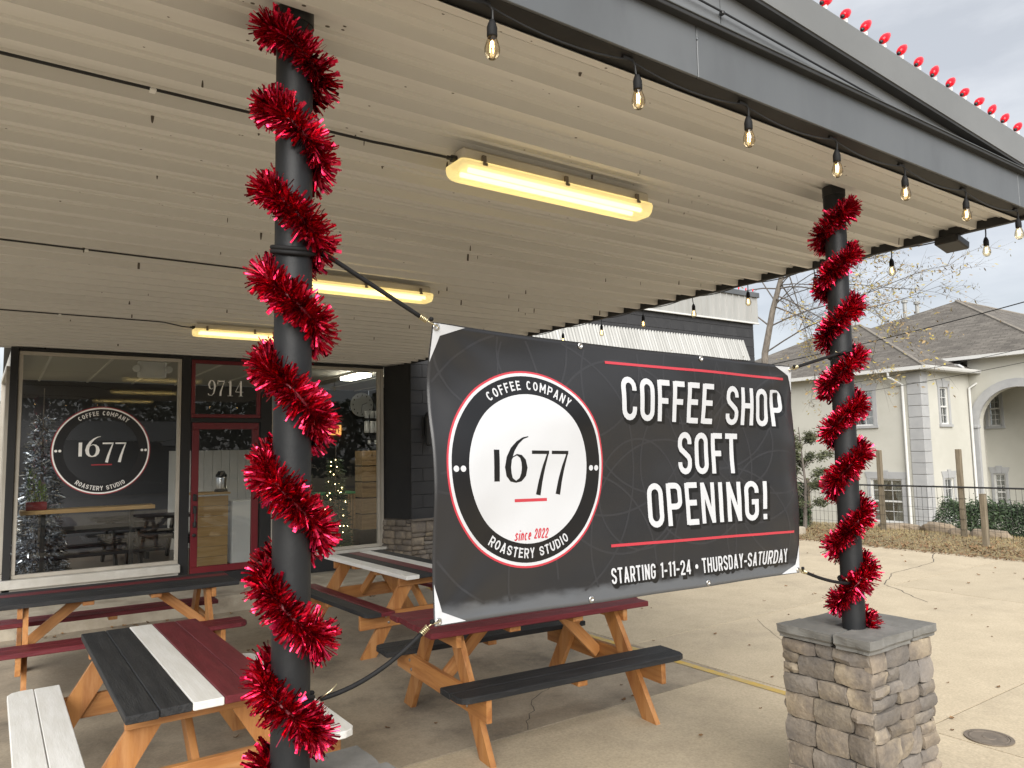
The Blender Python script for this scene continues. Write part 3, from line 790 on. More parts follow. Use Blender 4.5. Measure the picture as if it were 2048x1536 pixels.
# ---- string lights
bulb_prof = [(.0001, -.078), (.010, -.076), (.019, -.068), (.0245, -.054), (.0245, -.042), (.021, -.027), (.0155, -.012), (.0135, 0)]
bulb_me = MB().lathe(bulb_prof, 14).mesh('bulb', 'bulb_glass', True)
sock_me = MB().lathe([(.004, .052), (.008, .05), (.013, .038), (.0165, .026), (.0165, -.002), (.015, -.006), (.013, -.006)], 12).mesh('socket', 'rubber', True)
fil = MB()
for a in range(3):
    an = a * 2.1; fil.tube([(.005 * math.cos(an), .005 * math.sin(an), -.018), (.006 * math.cos(an + .4), .006 * math.sin(an + .4), -.054)], .0010, 5)
fil_me = fil.mesh('filament', 'filament')
def string_light(label, hooks, drop=.078):
    t = thing('string_light', label, 'string light', hooks[0])
    o0 = Vector(hooks[0])
    b = MB(); pts = []
    for p, q in zip(hooks[:-1], hooks[1:]):
        p, q = Vector(p) - o0, Vector(q) - o0
        for i in range(8):
            f = i / 8; pts.append(p.lerp(q, f) + Vector((0, 0, -.05 * 4 * f * (1 - f) * (q - p).length)))
    pts.append(Vector(hooks[-1]) - o0)
    b.tube(pts, .0042, 6); b.build('cord', 'cable', t)
    for i, h in enumerate(hooks):
        p = Vector(h) - o0
        if i in (0,) and h[0] < .2: continue
        b = MB(); b.tube([p + Vector((-.03, 0, .002)), p + Vector((.02, 0, .002))], .008, 6); b.build('cord_clip', 'black', t)
        sx = .02 * wob(i * 3.3, 2)
        b = MB(); b.tube([p + Vector((.018, 0, .002)), p + Vector((.030, 0, -.012)), p + Vector((.030 + sx * .3, 0, -.045)), p + Vector((.028 + sx, 0, -drop))], .0042, 6); b.build('drop_wire', 'cable', t)
        s = put('socket', sock_me, t, p + Vector((.028 + sx, 0, -drop - .05)), (.06 * wob(i, 7), .08 * wob(i, 9), 0))
        put('bulb', bulb_me, s); put('filament', fil_me, s)
    return t
fx = [-.65, -.03, .575, 1.175, 1.78, 2.412, 3.039, 3.632, 4.279, 4.94]
string_light('string of clear filament bulbs hanging along the front fascia edge', [(x, 1.80, 3.270) for x in fx], .045)
string_light('string of clear filament bulbs hanging along the far open side edge of the canopy', [(5.215, y, 3.295) for y in (2.09, 2.71, 3.33, 3.96, 4.58, 5.22, 5.84, 6.5, 7.15, 7.8)], .07)

# ---- red C9 bulbs along the rake
t = thing('christmas_light_string', 'row of red cone bulbs clipped along the top of the grey rake', 'christmas lights', (0, YF - .03, 0))
c9 = MB().lathe([(.0001, .070), (.004, .064), (.0105, .048), (.0145, .030), (.0142, .017), (.011, .004), (.008, 0)], 12).mesh('bulb', 'c9', True)
c9s = MB().lathe([(.0065, 0), (.0065, -.005), (.005, -.009), (.003, -.010)], 10).mesh('socket', 'black', True)
c9c = MB().box((0, 0, 0), (.010, .03, .022), .003).mesh('clip', 'white_plastic')
pts = []
for i in range(26):
    x = 2.59 + .163 * i + .014 * wob(i * 1.9, 6)
    if x > 5.15: break
    z = ztop(x) + .012
    s = put('socket', c9s, t, (x, 0, z + .030), (.15 * wob(i, 3), rad(52) + .25 * wob(i * 2.1, 4), 0)); s.scale = (1.45, 1.45, 1.45)
    put('bulb', c9, s)
    put('clip', c9c, t, (x + .010, 0, z + .006))
    pts += [(x, .02, z + .006), (x + .055, .022, z - .001 + .012 * abs(wob(i * 1.7, 5)))]
b = MB(); b.tube(pts, .003, 5); b.build('cord', 'cable', t)

# ---- floodlight under the corner
t = thing('floodlight', 'small black floodlight fixed under the far canopy corner', 'floodlight', (5.20, 2.28, 3.24))
b = MB(); b.box((0, 0, -.015), (.17, .15, .055), .008, Matrix.Rotation(rad(12), 4, 'Y')); b.build('lamp_body', 'black', t)
b = MB(); b.box((-.02, 0, .03), (.03, .05, .05), .004); b.build('bracket', 'black', t)

# ============================================================ POSTS, GARLANDS, PILLARS
def post(label, base, top):
    t = thing('post', label, 'post', base)
    d = Vector(top) - Vector(base)
    b = MB(); k = 12; pts = [d * (i / k) for i in range(k + 1)]
    b.tube(pts, .056, 32); b.build('pipe', 'post', t, angle=40)
    b = MB(); z = d * .985; b.tube([z, d * 1.0], [.0585, .0585], 32); b.build('top_collar', 'black', t, angle=40)
    e = d * (.17); b = MB(); b.tube([e, e + d.normalized() * .012], .0572, 32); b.build('weld_ring', 'post', t, angle=40)
    return t
PB = [Vector((.724, 2.205, .0)), Vector((3.625, 2.205, .0))]
PT = [Vector((.722, 2.205, ZC + .028)), Vector((3.700, 2.205, ZC + .028))]
post('thick black post nearest the camera wrapped in red tinsel', PB[0], PT[0])
post('black post on the far stone pillar wrapped in red tinsel', PB[1], PT[1])


def garland(label, ip, zs, hand, zt, zb, face, ramp=1.0):
    """zs: heights where a turn crosses the camera-facing side; hand: +1 runs down to the right."""
    pb, pt = PB[ip], PT[ip]
    t = thing('tinsel_garland', label, 'tinsel garland', (pb.x, pb.y, zb))
    o0 = Vector((pb.x, pb.y, zb))
    rng = random.Random(11 + ip)
    # phase 2*pi*k at zs[k]; extend to the ends
    z_ = [zt] + list(zs) + [zb]
    ph = [-(zt - zs[0]) / (zs[0] - zs[1])] + list(range(len(zs))) + [len(zs) - 1 + (zs[-1] - zb) / (zs[-2] - zs[-1])]
    n = 900
    path = []
    R = .056 + .017
    for i in range(n + 1):
        z = zt + (zb - zt) * i / n
        p = np.interp(-z, [-q for q in z_], ph)
        frac = p - math.floor(p + .5)
        an = face + hand * 2 * PI * (p - .060 * math.sin(2 * PI * p))
        f = (z - pb.z) / (pt.z - pb.z)
        c = pb.lerp(pt, f)
        path.append(Vector((c.x + R * math.cos(an), c.y + R * math.sin(an), z)) - o0)
    b = MB(); b.tube(path[::3], .006, 6); b.build('core', 'foil_core', t)
    # arc length table
    ls = [0]
    for a, c in zip(path[:-1], path[1:]): ls.append(ls[-1] + (c - a).length)
    tot = ls[-1]
    cnt = int(tot * 2200)
    V = []; Fc = []
    lsn = np.array(ls)
    for k in range(cnt):
        s = rng.random() * tot
        i = min(n - 1, int(np.searchsorted(lsn, s)))
        p = path[i]; tg = (path[min(n, i + 1)] - path[max(0, i - 1)]).normalized()
        f = (p.z + zb - pb.z) / (pt.z - pb.z); c = pb.lerp(pt, f) - o0
        outw = Vector((p.x - c.x, p.y - c.y, 0)).normalized()
        side = tg.cross(outw).normalized()
        a = rng.uniform(-1, 1) * rad(138)
        clump = .35 * noise.noise(Vector((s * 22, 1.3, ip * 9)))
        d = (outw * math.cos(a) + side * math.sin(a) + tg * (rng.gauss(0, .34) + clump)).normalized()
        ln = rng.uniform(.048, .080) * (.80 if abs(a) > rad(95) else 1) * (1 + .18 * noise.noise(Vector((s * 9, 4.1, ip))))
        wd = rng.choice((.0018, .0022, .0028, .0028, .0034, .0058))
        wv = d.cross(Vector((rng.gauss(0, 1), rng.gauss(0, 1), rng.gauss(0, 1)))).normalized() * wd
        nv = d.cross(wv).normalized()
        tw = rng.uniform(-.5, .5)
        bnd = rng.uniform(-.006, .006)
        bs = len(V)
        for q, (u, cv) in enumerate(((0.0, 0), (.55, .5), (1, 1.6))):
            pos = p + d * (ln * u) + nv * (bnd * cv)
            wq = (wv * math.cos(tw * u) + nv * (wd * math.sin(tw * u)))
            V.append(pos - wq); V.append(pos + wq)
        Fc += [(bs, bs + 1, bs + 3, bs + 2), (bs + 2, bs + 3, bs + 5, bs + 4)]
    b = MB(); b.add(V, Fc)
    tag(b.build('foil_fringe', 'foil', t), kind='stuff')
    return t
ang = lambda p: math.atan2(-p.y, -p.x)
garland('red foil tinsel garland spiralling up the thick post nearest the camera', 0, [3.155, 2.901, 2.63, 2.357, 2.09, 1.771, 1.439, 1.17], +1, 3.235, .97, ang(PB[0]))
garland('red foil tinsel garland spiralling up the post on the far stone pillar', 1, [3.097, 2.842, 2.555, 2.277, 2.043, 1.772, 1.46, 1.168], -1, 3.20, .965, ang(PB[1]))


def stone_mesh(rng, sx, sz, dp):
    """A rough split-face stone: front face towards -Y, sx wide, sz high, dp deep."""
    nx_ = max(3, min(5, int(sx / .045))); nz_ = max(3, min(4, int(sz / .04)))
    b = MB(); vs = []; sd_ = rng.random() * 100
    tilt = rng.uniform(-.010, .010)
    for j in range(nz_ + 1):
        for i in range(nx_ + 1):
            u, v = i / nx_, j / nz_
            eb = min(u, 1 - u) * sx; ev = min(v, 1 - v) * sz
            e = min(eb, ev)
            y = -dp + (.006 if e < .001 else 0) + .018 * noise.noise(Vector((u * sx * 13 + sd_, v * sz * 13, sd_))) + .006 * noise.noise(Vector((u * sx * 40 + sd_, v * sz * 40, sd_))) + tilt * (v - .5)
            jx = .007 * noise.noise(Vector((u * 5 + sd_, v * 4, 9))); jz = .007 * noise.noise(Vector((u * 5, v * 4 + sd_, 3)))
            corner = (eb < .001 and ev < .001)
            x = (u - .5) * sx; z = (v - .5) * sz
            if corner: x *= .965; z *= .94; y += .006
            vs.append((x + jx, y, z + jz))
    fs = [(j * (nx_ + 1) + i, j * (nx_ + 1) + i + 1, (j + 1) * (nx_ + 1) + i + 1, (j + 1) * (nx_ + 1) + i) for j in range(nz_) for i in range(nx_)]
    edge = [i for i in range(nx_ + 1)] + [j * (nx_ + 1) + nx_ for j in range(1, nz_ + 1)] + [nz_ * (nx_ + 1) + i for i in range(nx_ - 1, -1, -1)] + [j * (nx_ + 1) for j in range(nz_ - 1, 0, -1)]
    bs = len(vs)
    for q in edge: vs.append((vs[q][0], .004, vs[q][2]))
    m = len(edge)
    fs += [(edge[(q + 1) % m], edge[q], bs + q, bs + (q + 1) % m) for q in range(m)]
    b.add(vs, fs)
    return b


def stone_layout(rng, W, H0, H1, hmin=.05, hmax=.13):
    """Rows of uneven ledge stones; some rows split into two thin courses for part of the width."""
    out = []; z = H0
    while z < H1 - .02:
        h = rng.uniform(hmin, hmax)
        if H1 - z - h < hmin: h = H1 - z
        x = -W / 2
        while x < W / 2 - .01:
            wd = rng.uniform(.09, .25)
            if W / 2 - x - wd < .08: wd = W / 2 - x
            if h > .095 and wd < .17 and rng.random() < .45:
                s = rng.uniform(.42, .58)
                out.append((x + wd / 2, z + h * s / 2, wd, h * s)); out.append((x + wd / 2, z + h * s + h * (1 - s) / 2, wd, h * (1 - s)))
            else:
                out.append((x + wd / 2, z + h / 2, wd, h))
            x += wd
        z += h
    return out


def pillar(label, cx, cy, hh, seed):
    rng = random.Random(seed)
    t = thing('stone_pillar', label, 'pillar', (cx, cy, 0))
    W, D, H = .52, .42, hh
    b = MB(); b.box((0, 0, H / 2), (W, D, H)); b.build('mortar_core', 'mortar', t)
    for k, (wd, off, rz) in enumerate(((W, D / 2, 0), (D, W / 2, -PI / 2), (W, D / 2, PI), (D, W / 2, PI / 2))):
        for (x, z, sw, sh) in stone_layout(rng, wd + .06, .0, H - .004):
            dp = rng.uniform(.034, .048)
            m = stone_mesh(rng, sw - .0045, sh - .0045, dp).mesh('stone', 'stone', True); m.set_sharp_from_angle(angle=rad(24))
            q = Matrix.Rotation(rz, 4, 'Z') @ Vector((x, -off, z))
            put('stone', m, t, q, (0, 0, rz))
    # four rough-edged cap slabs laid round the post like a pinwheel
    CW, CD = .645, .52
    a, c = .30, .25
    slabs = [(-CW / 2, -CW / 2 + .385, CD / 2 - .20, CD / 2), (CW / 2 - .24, CW / 2, -CD / 2 + .20, CD / 2), (-CW / 2 + .24, CW / 2, -CD / 2, -CD / 2 + .19), (-CW / 2, -CW / 2 + .21, -CD / 2, CD / 2 - .21)]
    slabs = [(-CW / 2, -CW / 2 + .21, -CD / 2 + .205, CD / 2), (-CW / 2 + .22, CW / 2 - .0, CD / 2 - .19, CD / 2 + .015), (CW / 2 - .235, CW / 2 + .01, -CD / 2, CD / 2 - .20), (-CW / 2 - .01, CW / 2 - .245, -CD / 2 - .01, -CD / 2 + .195)]
    for i, (x0, x1, y0, y1) in enumerate(slabs):
        bm = bmesh.new(); bmesh.ops.create_cube(bm, size=1)
        bmesh.ops.subdivide_edges(bm, edges=bm.edges[:], cuts=4, use_grid_fill=True)
        h = (.062, .050, .060, .066)[i]
        for v in bm.verts:
            ex = max(abs(v.co.x), abs(v.co.y)) > .49
            p = Vector((x0 + (v.co.x + .5) * (x1 - x0 - .012), y0 + (v.co.y + .5) * (y1 - y0 - .012), H + (v.co.z + .5) * h))
            if ex:
                nn_ = noise.noise(p * 19 + Vector((seed, i, 0)))
                p.x += .012 * nn_ * (1 if abs(v.co.x) > .49 else .2); p.y += .012 * noise.noise(p * 17 + Vector((3, i, seed))) * (1 if abs(v.co.y) > .49 else .2)
                if v.co.z < -.2: p.x -= .010 * (1 if v.co.x > .49 else -1 if v.co.x < -.49 else 0); p.y -= .010 * (1 if v.co.y > .49 else -1 if v.co.y < -.49 else 0)
            p.z += .002 * noise.noise(p * 9)
            v.co = p
        me = bpy.data.meshes.new('cap_stone'); bm.to_mesh(me); bm.free(); me.materials.append(M['cap'])
        put('cap_stone', me, t)
    return t
pillar('square pillar of tan ledge stones with grey cap slabs by the open lot', 3.755, 2.265, .895, 5)
pillar('stone pillar showing only its pale cap slabs below the tinsel post nearest the camera', .745, 2.235, .845, 9)

# ============================================================ BANNER
BW, BH, BY = 1.962, .99, 2.150
def banner_pt(x, y, off=0.0):
    u, v = x / BW, y / BH
    zb = 1.340 + (1.298 - 1.340) * u; zt = 2.333 + (2.279 - 2.333) * u
    X = 1.172 + BW * u + .058 * max(0, u) ** 7 * 4 * max(0, v) * max(0, 1 - v)
    zz = zb + (zt - zb) * v
    zz += -.010 * math.sin(min(1, max(0, u)) * PI) * (v - .5) * 0
    yy = BY
    yy += .020 * math.sin(u * PI) * math.sin(v * PI)                        # slight belly
    yy += .006 * math.sin(u * 9 + v * 3) * (.3 + .7 * abs(v - .5)) 
    yy += .010 * math.exp(-((u - .02) * 14) ** 2) * math.sin(v * 11)
    yy += .004 * math.exp(-((u - .97) * 9) ** 2) * math.sin(v * 15 + 1)
    d = min((u - 0) ** 2 + (v - 1) ** 2, 9)
    yy += .032 * math.sin(10 * (u * .55 + (1 - v) * .8)) * math.exp(-((1 - v) * 2.2) ** 2) * math.exp(-(u * 1.1) ** 2)
    yy += .007 * math.sin(u * 3 * PI) ** 2 * math.exp(-((1 - v) * 6) ** 2) + .007 * math.sin(u * 3 * PI) ** 2 * math.exp(-(v * 6) ** 2)
    for (cu, cv) in ((0, 0), (0, 1), (1, 0), (1, 1)):
        du, dv = (u - cu) * BW, (v - cv) * BH
        rr = math.hypot(du, dv); aa = math.atan2(abs(dv), abs(du) + 1e-6)
        yy += .0050 * math.sin(aa * 9) * min(1, (rr / .20) ** 2) * math.exp(-(rr / .45) ** 2)
    yy += .0060 * noise.noise(Vector((u * 6, v * 3.4, 2))) + .0020 * noise.noise(Vector((u * 19, v * 11, 5)))
    yy += .028 * max(0, u - .93) / .07 * max(0, u - .93) / .07 * math.sin(v * PI)   # right edge curls back
    return (X, yy - off, zz)
t = thing('banner', 'black vinyl banner announcing the coffee shop soft opening between two tinsel posts', 'banner', (1.172, BY, 1.30))
bo = Vector(t.location)
def bmap(off):
    def f(x, y): return Vector(banner_pt(x, y, off + (.0002 if off > 0 else 0))) - bo
    return f
mb = MB(); nu, nv = 132, 66; f0 = bmap(0); f1 = bmap(-.0012)
mb.uv = []
for ff in (f0, f1):
    for j in range(nv + 1):
        for i in range(nu + 1):
            mb.v.append(tuple(ff(BW * i / nu, BH * j / nv))); mb.uv.append((i / nu, j / nv))
w_ = nu + 1; o2 = w_ * (nv + 1)
for j in range(nv):
    for i in range(nu):
        a = j * w_ + i
        mb.f += [(a, a + 1, a + w_ + 1, a + w_), (o2 + a, o2 + a + w_, o2 + a + w_ + 1, o2 + a + 1)]
per = [i for i in range(w_)] + [j * w_ + nu for j in range(1, nv + 1)] + [nv * w_ + i for i in range(nu - 1, -1, -1)] + [j * w_ for j in range(nv - 1, 0, -1)]
mb.f += [(per[(q + 1) % len(per)], per[q], o2 + per[q], o2 + per[(q + 1) % len(per)]) for q in range(len(per))]
mb.mi = [0] * len(mb.f)
mb.build('sheet', 'banner', t, smooth=True)
# faint circles printed over the dark field
mb = MB(); fm = bmap(.0004); rng = random.Random(3)
circ = [(.42, .50, .50), (.10, .78, .36), (.12, .10, .40), (.62, .95, .34), (.66, .12, .36), (.85, .55, .38), (1.05, .80, .40), (1.10, .20, .42), (1.30, .52, .34), (1.45, .86, .36), (1.50, .12, .38), (1.66, .55, .30), (1.80, .80, .42), (1.82, .22, .36), (.95, .40, .22), (1.58, .62, .20), (1.22, .95, .26), (.30, .98, .30), (1.95, .5, .45), (.78, .82, .5)]
for cx, cy, r in circ:
    pts = [(cx + r * math.cos(2 * PI * k / 90), cy + r * math.sin(2 * PI * k / 90)) for k in range(91)]
    run = []
    for p in pts:
        if .006 < p[0] < BW - .006 and .045 < p[1] < BH - .006: run.append(p)
        else:
            if len(run) > 2: stroke(mb, run, .0042, fm)
            run = []
    if len(run) > 2: stroke(mb, run, .0042, fm)
mb.build('circle_print', 'print_grey', t)
# round logo
LX, LY = .400, .5045
mats = ['print_red', 'print_white', 'print_black']
mb = MB()
ring(mb, LX, LY, .345, .3525, bmap(.0009), 0); ring(mb, LX, LY, .334, .345, bmap(.0009), 1); ring(mb, LX, LY, .267, .334, bmap(.0009), 2); ring(mb, LX, LY, 0, .267, bmap(.0009), 1)
fm = bmap(.0014)
text_arc(mb, 'COFFEE COMPANY', LX, LY, .282, .036, 124.5, 52.5, .85, .15, fm, 1)
text_arc(mb, 'ROASTERY STUDIO', LX, LY, .318, .036, 234.5, 303.5, .85, .15, fm, 1, inside=True)
for dx in (-.317, -.290, .290, .317): ring(mb, LX + dx, LY, 0, .0105, fm, 1, 20)
numerals_1677(mb, LX, LY, 1.0, fm, 2)
stroke(mb, [(LX - .072, LY - .1135), (LX + .074, LY - .1135)], .0055, fm, False, 0)
text_line(mb, 'since 2022', LX - .074, LX + .074, LY - .253, .040, .55, .13, fm, 0, slant=.22, gap=.25)
mb.build('logo_print', mats, t)
def words_(name, lines, sh=True):
    b = MB(); mt = ['print_white', 'print_shadow']
    fs_, fw = bmap(.0009), bmap(.0014)
    for (txt, x0, x1, y, h, wr, tk) in lines:
        if sh:
            text_line(b, txt, x0, x1, y, h, wr, tk, fs_, 1, .009, .010, -.009)
        text_line(b, txt, x0, x1, y, h, wr, tk, fw, 0)
    b.build(name, mt, t)
vh = BH
words_('headline_print', [('COFFEE SHOP', .848, 1.868, .702 * vh, .173 * vh, .40, .138), ('SOFT', 1.182, 1.558, .481 * vh, .178 * vh, .40, .138), ('OPENING!', .990, 1.728, .266 * vh, .176 * vh, .40, .138)])
words_('date_print', [('STARTING 1-11-24', .772, 1.214, .061 * vh, .060 * vh, .42, .14)], True)
words_('weekday_print', [('THURSDAY-SATURDAY', 1.286, 1.868, .058 * vh, .062 * vh, .42, .14)], True)
b = MB(); ring(b, 1.250, .089 * vh, 0, .0095, bmap(.0028), 0, 20); b.build('dot_print', 'print_white', t)
b = MB(); fm = bmap(.0018)
stroke(b, [(.782, .929 * vh), (1.893, .934 * vh)], .0055, fm); b.build('rule_print', 'print_red', t)
b = MB(); stroke(b, [(.781, .206 * vh), (1.901, .198 * vh)], .0055, fm); b.build('rule_print', 'print_red', t)
def corner_print(c, h, i, v):
    b = MB(); fm = bmap(.0018)
    # subdivided kite from the corner
    vs = []; n_ = 16
    for k in range(n_ + 1):
        f = k / n_
        for e in (0, .125, .25, .375, .5, .625, .75, .875, 1):
            for_edge = (h[0] + (i[0] - h[0]) * f * 2, h[1] + (i[1] - h[1]) * f * 2) if f <= .5 else (i[0] + (v[0] - i[0]) * (f - .5) * 2, i[1] + (v[1] - i[1]) * (f - .5) * 2)
            vs.append(fm(c[0] + (for_edge[0] - c[0]) * e, c[1] + (for_edge[1] - c[1]) * e))
    fs = [(k * 9 + e, k * 9 + e + 1, (k + 1) * 9 + e + 1, (k + 1) * 9 + e) for k in range(n_) for e in range(8)]
    b.add(vs, fs); b.build('corner_print', 'print_white', t)
corner_print((.003, BH - .003), (.133, BH - .004), (.032, BH - .042), (.004, BH - .130))
corner_print((BW - .003, BH - .003), (BW - .128, BH - .006), (BW - .030, BH - .046), (BW - .004, BH - .125))
corner_print((BW - .003, .003), (BW - .130, .004), (BW - .032, .040), (BW - .004, .128))
corner_print((.003, .003), (.120, .004), (.030, .042), (.004, .132))
gro = MB().lathe([(.0055, .0006), (.0055, .0022), (.0085, .0030), (.0120, .0022), (.0125, 0)], 18).mesh('grommet', 'steel', True)
for gx_, gy_ in ((.014, .014), (.014, BH - .014), (BW - .014, .014), (BW - .014, BH - .014), (.340 * BW, BH - .014), (.671 * BW, BH - .014), (.339 * BW, .016), (.669 * BW, .016)):
    put('grommet', gro, t, Vector(banner_pt(gx_, gy_, .0022)) - bo, (PI / 2, 0, 0))


# ---- bungee cords
def bungee(label, ip, z, tip, sag, knot_dir, n_loops=2):
    f = z / PT[ip].z; c = PB[ip].lerp(PT[ip], f)
    t = thing('bungee_cord', label, 'bungee cord', c)
    R = .056 + .007
    a_e = math.atan2(tip[1] - c.y, tip[0] - c.x)
    kn = Vector((R * math.cos(a_e) * 1.25, -R * .55, 0))
    pts = []
    m = 40
    for i in range(m + 1):
        a = a_e + knot_dir * 2 * PI * n_loops * i / m
        pts.append(Vector((R * math.cos(a), R * math.sin(a), .013 * (i / m - .5) * n_loops + .018 * math.sin(a - a_e) * knot_dir)))
    b = MB(); b.tube(pts, .0075, 8); b.build('loop', 'rubber', t, smooth=True)
    tipv = Vector(tip) - c
    d = (tipv - kn); dn = d.normalized()
    end = kn + d * (1 - .055 / d.length)
    pts = []
    for i in range(15):
        f = i / 14; pts.append(kn.lerp(end, f) + Vector((0, 0, -sag * 4 * f * (1 - f))))
    b = MB(); b.tube(pts, .0078, 8); b.build('cord', 'rubber', t, smooth=True)
    tg = (pts[-1] - pts[-2]).normalized()
    # wound ferrule
    b = MB()
    coil = []
    sx = tg.orthogonal().normalized(); sy = tg.cross(sx)
    for i in range(49):
        a = 2 * PI * 5 * i / 48
        coil.append(end + tg * (-.012 + .030 * i / 48) + (sx * math.cos(a) + sy * math.sin(a)) * .0085)
    b.tube(coil, .0022, 5); b.build('ferrule', 'brass', t, smooth=True)
    # hook bent through the grommet
    side = Vector((0, -1, 0))
    hk = [end + tg * .012, end + tg * .030 + side * .003, tipv + side * .010, tipv + tg * .012 + side * .002, tipv + tg * .010 + side * -.010, tipv - tg * .012 + side * -.012]
    b = MB(); b.tube(hk, .0024, 6); b.build('hook', 'brass', t, smooth=True)
    b = MB(); b.lathe([(.0001, -.008), (.006, -.006), (.008, 0), (.006, .006), (.0001, .008)], 10); b.build('ball_end', 'rubber', t, end + tg * .028 + Vector((.002, -.010, .010)), smooth=True)
    # second hook catching the loop at the post
    b = MB(); b.tube([kn - dn * .006 + Vector((0, -.006, .004)), kn + dn * .03 + Vector((0, -.008, .008)), kn + dn * .05 + Vector((0, -.008, .016))], .0024, 6); b.build('post_hook', 'brass', t, smooth=True)
    return t
g0 = banner_pt(.014, BH - .014); g1 = banner_pt(.014, .014); g2 = banner_pt(BW - .014, BH - .014); g3 = banner_pt(BW - .014, .014)
bungee('black bungee cord from the near post to the upper left corner of the banner', 0, 2.525, g0, .0, 1)
bungee('black bungee cord sagging from the near post to the lower left corner of the banner', 0, 1.185, g1, .030, -1)
bungee('black bungee cord from the far post to the upper right corner of the banner', 1, 2.375, g2, .0, 1, 1)
bungee('black bungee cord from the far post to the lower right corner of the banner', 1, 1.195, g3, .012, -1, 1)

# ============================================================ PICNIC TABLES
def plank_mesh(nm, Lp, wd, th, m, chamf=0, ends=(True, True), side=0, seed=0):
    """Board along X. chamf cuts the outer corners (side +1/-1 in y) at both ends."""
    h = Lp / 2; w2 = wd / 2
    pl = []
    def cor(sx, sy):
        if chamf and (side == 0 or side == sy): return chamf
        return .004
    for sx, sy in ((-1, -1), (1, -1), (1, 1), (-1, 1)):
        c = cor(sx, sy)
        a = (sx * h, sy * (w2 - c)); bq = (sx * (h - c), sy * w2)
        if c > .01:
            mid = (sx * (h - c * .32), sy * (w2 - c * .32)); seq = [a, mid, bq]
        else: seq = [a, bq]
        if (sx, sy) in ((-1, -1), (1, 1)): pl += seq
        else: pl += seq[::-1]
    bv = .004; n = len(pl)
    b = MB(); vs = []
    for ins, z in ((bv, -th), (0, -th + bv), (0, -bv), (bv, 0)):
        for x, y in pl:
            L_ = 1
            vs.append((x - math.copysign(ins, x), y - math.copysign(min(ins, abs(y)), y), z))
    fs = [tuple(range(n))[::-1], tuple(range(3 * n, 4 * n))]
    for k in range(3): fs += [(k * n + i, k * n + (i + 1) % n, (k + 1) * n + (i + 1) % n, (k + 1) * n + i) for i in range(n)]
    b.add(vs, fs)
    return b.mesh(nm, m)


def picnic_table(label, loc, rz, top, ben, Lt=1.86):
    t = thing('picnic_table', label, 'picnic table', loc, rz, 'painted picnic tables')
    rng = random.Random(hash(label) % 1000 if False else int(loc[0] * 100))
    W = .1435; TH = .038
    for i, c in enumerate(top):
        y = (i - 2) * W
        put('tabletop_plank', plank_mesh('tabletop_plank', Lt + rng.uniform(-.012, .012), W - .003, TH, c), t, (rng.uniform(-.006, .006), y, .75 + rng.uniform(-.0012, .0012)), (rng.uniform(-.006, .006), 0, 0))
    for s in (-1, 1):
        cs = ben[0] if s < 0 else ben[1]
        for q, c in enumerate(cs):         # outer board first
            y = s * (.755 - W / 2 - q * W)
            put('bench_plank', plank_mesh('bench_plank', Lt - .02 + rng.uniform(-.01, .01), W - .004, TH, c, .062 if q == 0 else .0, side=s), t, (0, y, .45 + rng.uniform(-.001, .001)), (rng.uniform(-.006, .006), 0, 0))
    xi = Lt / 2 - .25
    leg = MB(); leg.prism([(-.705, 0), (-.555, 0), (-.105, .711), (-.255, .711)], -.019, .019, 'yz')
    lm = leg.mesh('leg', 'stain_leg')
    beam = MB(); beam.box((0, 0, 0), (1.47, .038, .14), .003); bm_ = beam.mesh('crossbeam', 'stain')
    cleat = MB(); cleat.box((0, 0, 0), (.66, .038, .085), .003); cm_ = cleat.mesh('top_cleat', 'stain')
    mid = MB(); mid.box((0, 0, 0), (.66, .085, .036), .003); mm_ = mid.mesh('middle_cleat', 'stain')
    bcl = MB(); bcl.box((0, 0, 0), (.25, .075, .034), .003); bc_ = bcl.mesh('bench_cleat', 'stain')
    bolt = MB().lathe([(.012, 0), (.012, .003), (.007, .007), (.0001, .008)], 10).mesh('bolt', 'bolt')
    for s in (-1, 1):
        put('leg', lm, t, (s * xi, 0, 0)); put('leg', lm, t, (s * xi, 0, 0), (0, 0, PI))
        put('crossbeam', bm_, t, (s * (xi + .040), 0, .342), (0, 0, PI / 2))
        put('top_cleat', cm_, t, (s * (xi + .040), 0, .668), (0, 0, PI / 2))
        put('middle_cleat', mm_, t, (s * .26, 0, .693), (0, 0, PI / 2))
        p0 = Vector((s * (xi + .015), 0, .335)); p1 = Vector((s * .30, 0, .69))
        d = p1 - p0; an = math.atan2(d.z, d.x)
        br = MB(); br.box((0, 0, 0), (d.length, .038, .085), .003)
        br.build('brace', 'stain', t, (p0 + p1) / 2, (0, -an, 0))
        for y in (-.46, .46):
            for dz in (-.03, .03):
                put('bolt', bolt, t, (s * (xi + .0605), y + dz * .5, .342 + dz), (0, s * PI / 2, 0))
        put('bench_cleat', bc_, t, (0, s * .615, .393), (0, 0, PI / 2))
    return t
C_, R_, W_ = 'charcoal', 'red_paint', 'white_paint'
picnic_table('picnic table with charcoal, white and red top and white benches by the near post', (.852, 4.78, 0), PI / 2 + rad(.5), [R_, R_, W_, C_, C_], ((W_, W_), (W_, W_)), 1.95)
picnic_table('picnic table with all red top and charcoal benches under the banner', (3.215, 4.535, 0), rad(-4.8), [R_] * 5, ((C_, C_), (C_, C_)), 1.79)
picnic_table('long charcoal picnic table with one red board and red benches along the shop window', (.93, 7.58, 0), rad(-1.5), [C_, C_, C_, R_, C_], ((R_, R_), (R_, R_)), 1.90)
picnic_table('picnic table with white, charcoal and red striped top before the stone based wall', (3.49, 7.33, 0), PI / 2 + rad(2.2), [C_, W_, R_, C_, W_], ((R_, R_), (C_, R_)), 1.93)

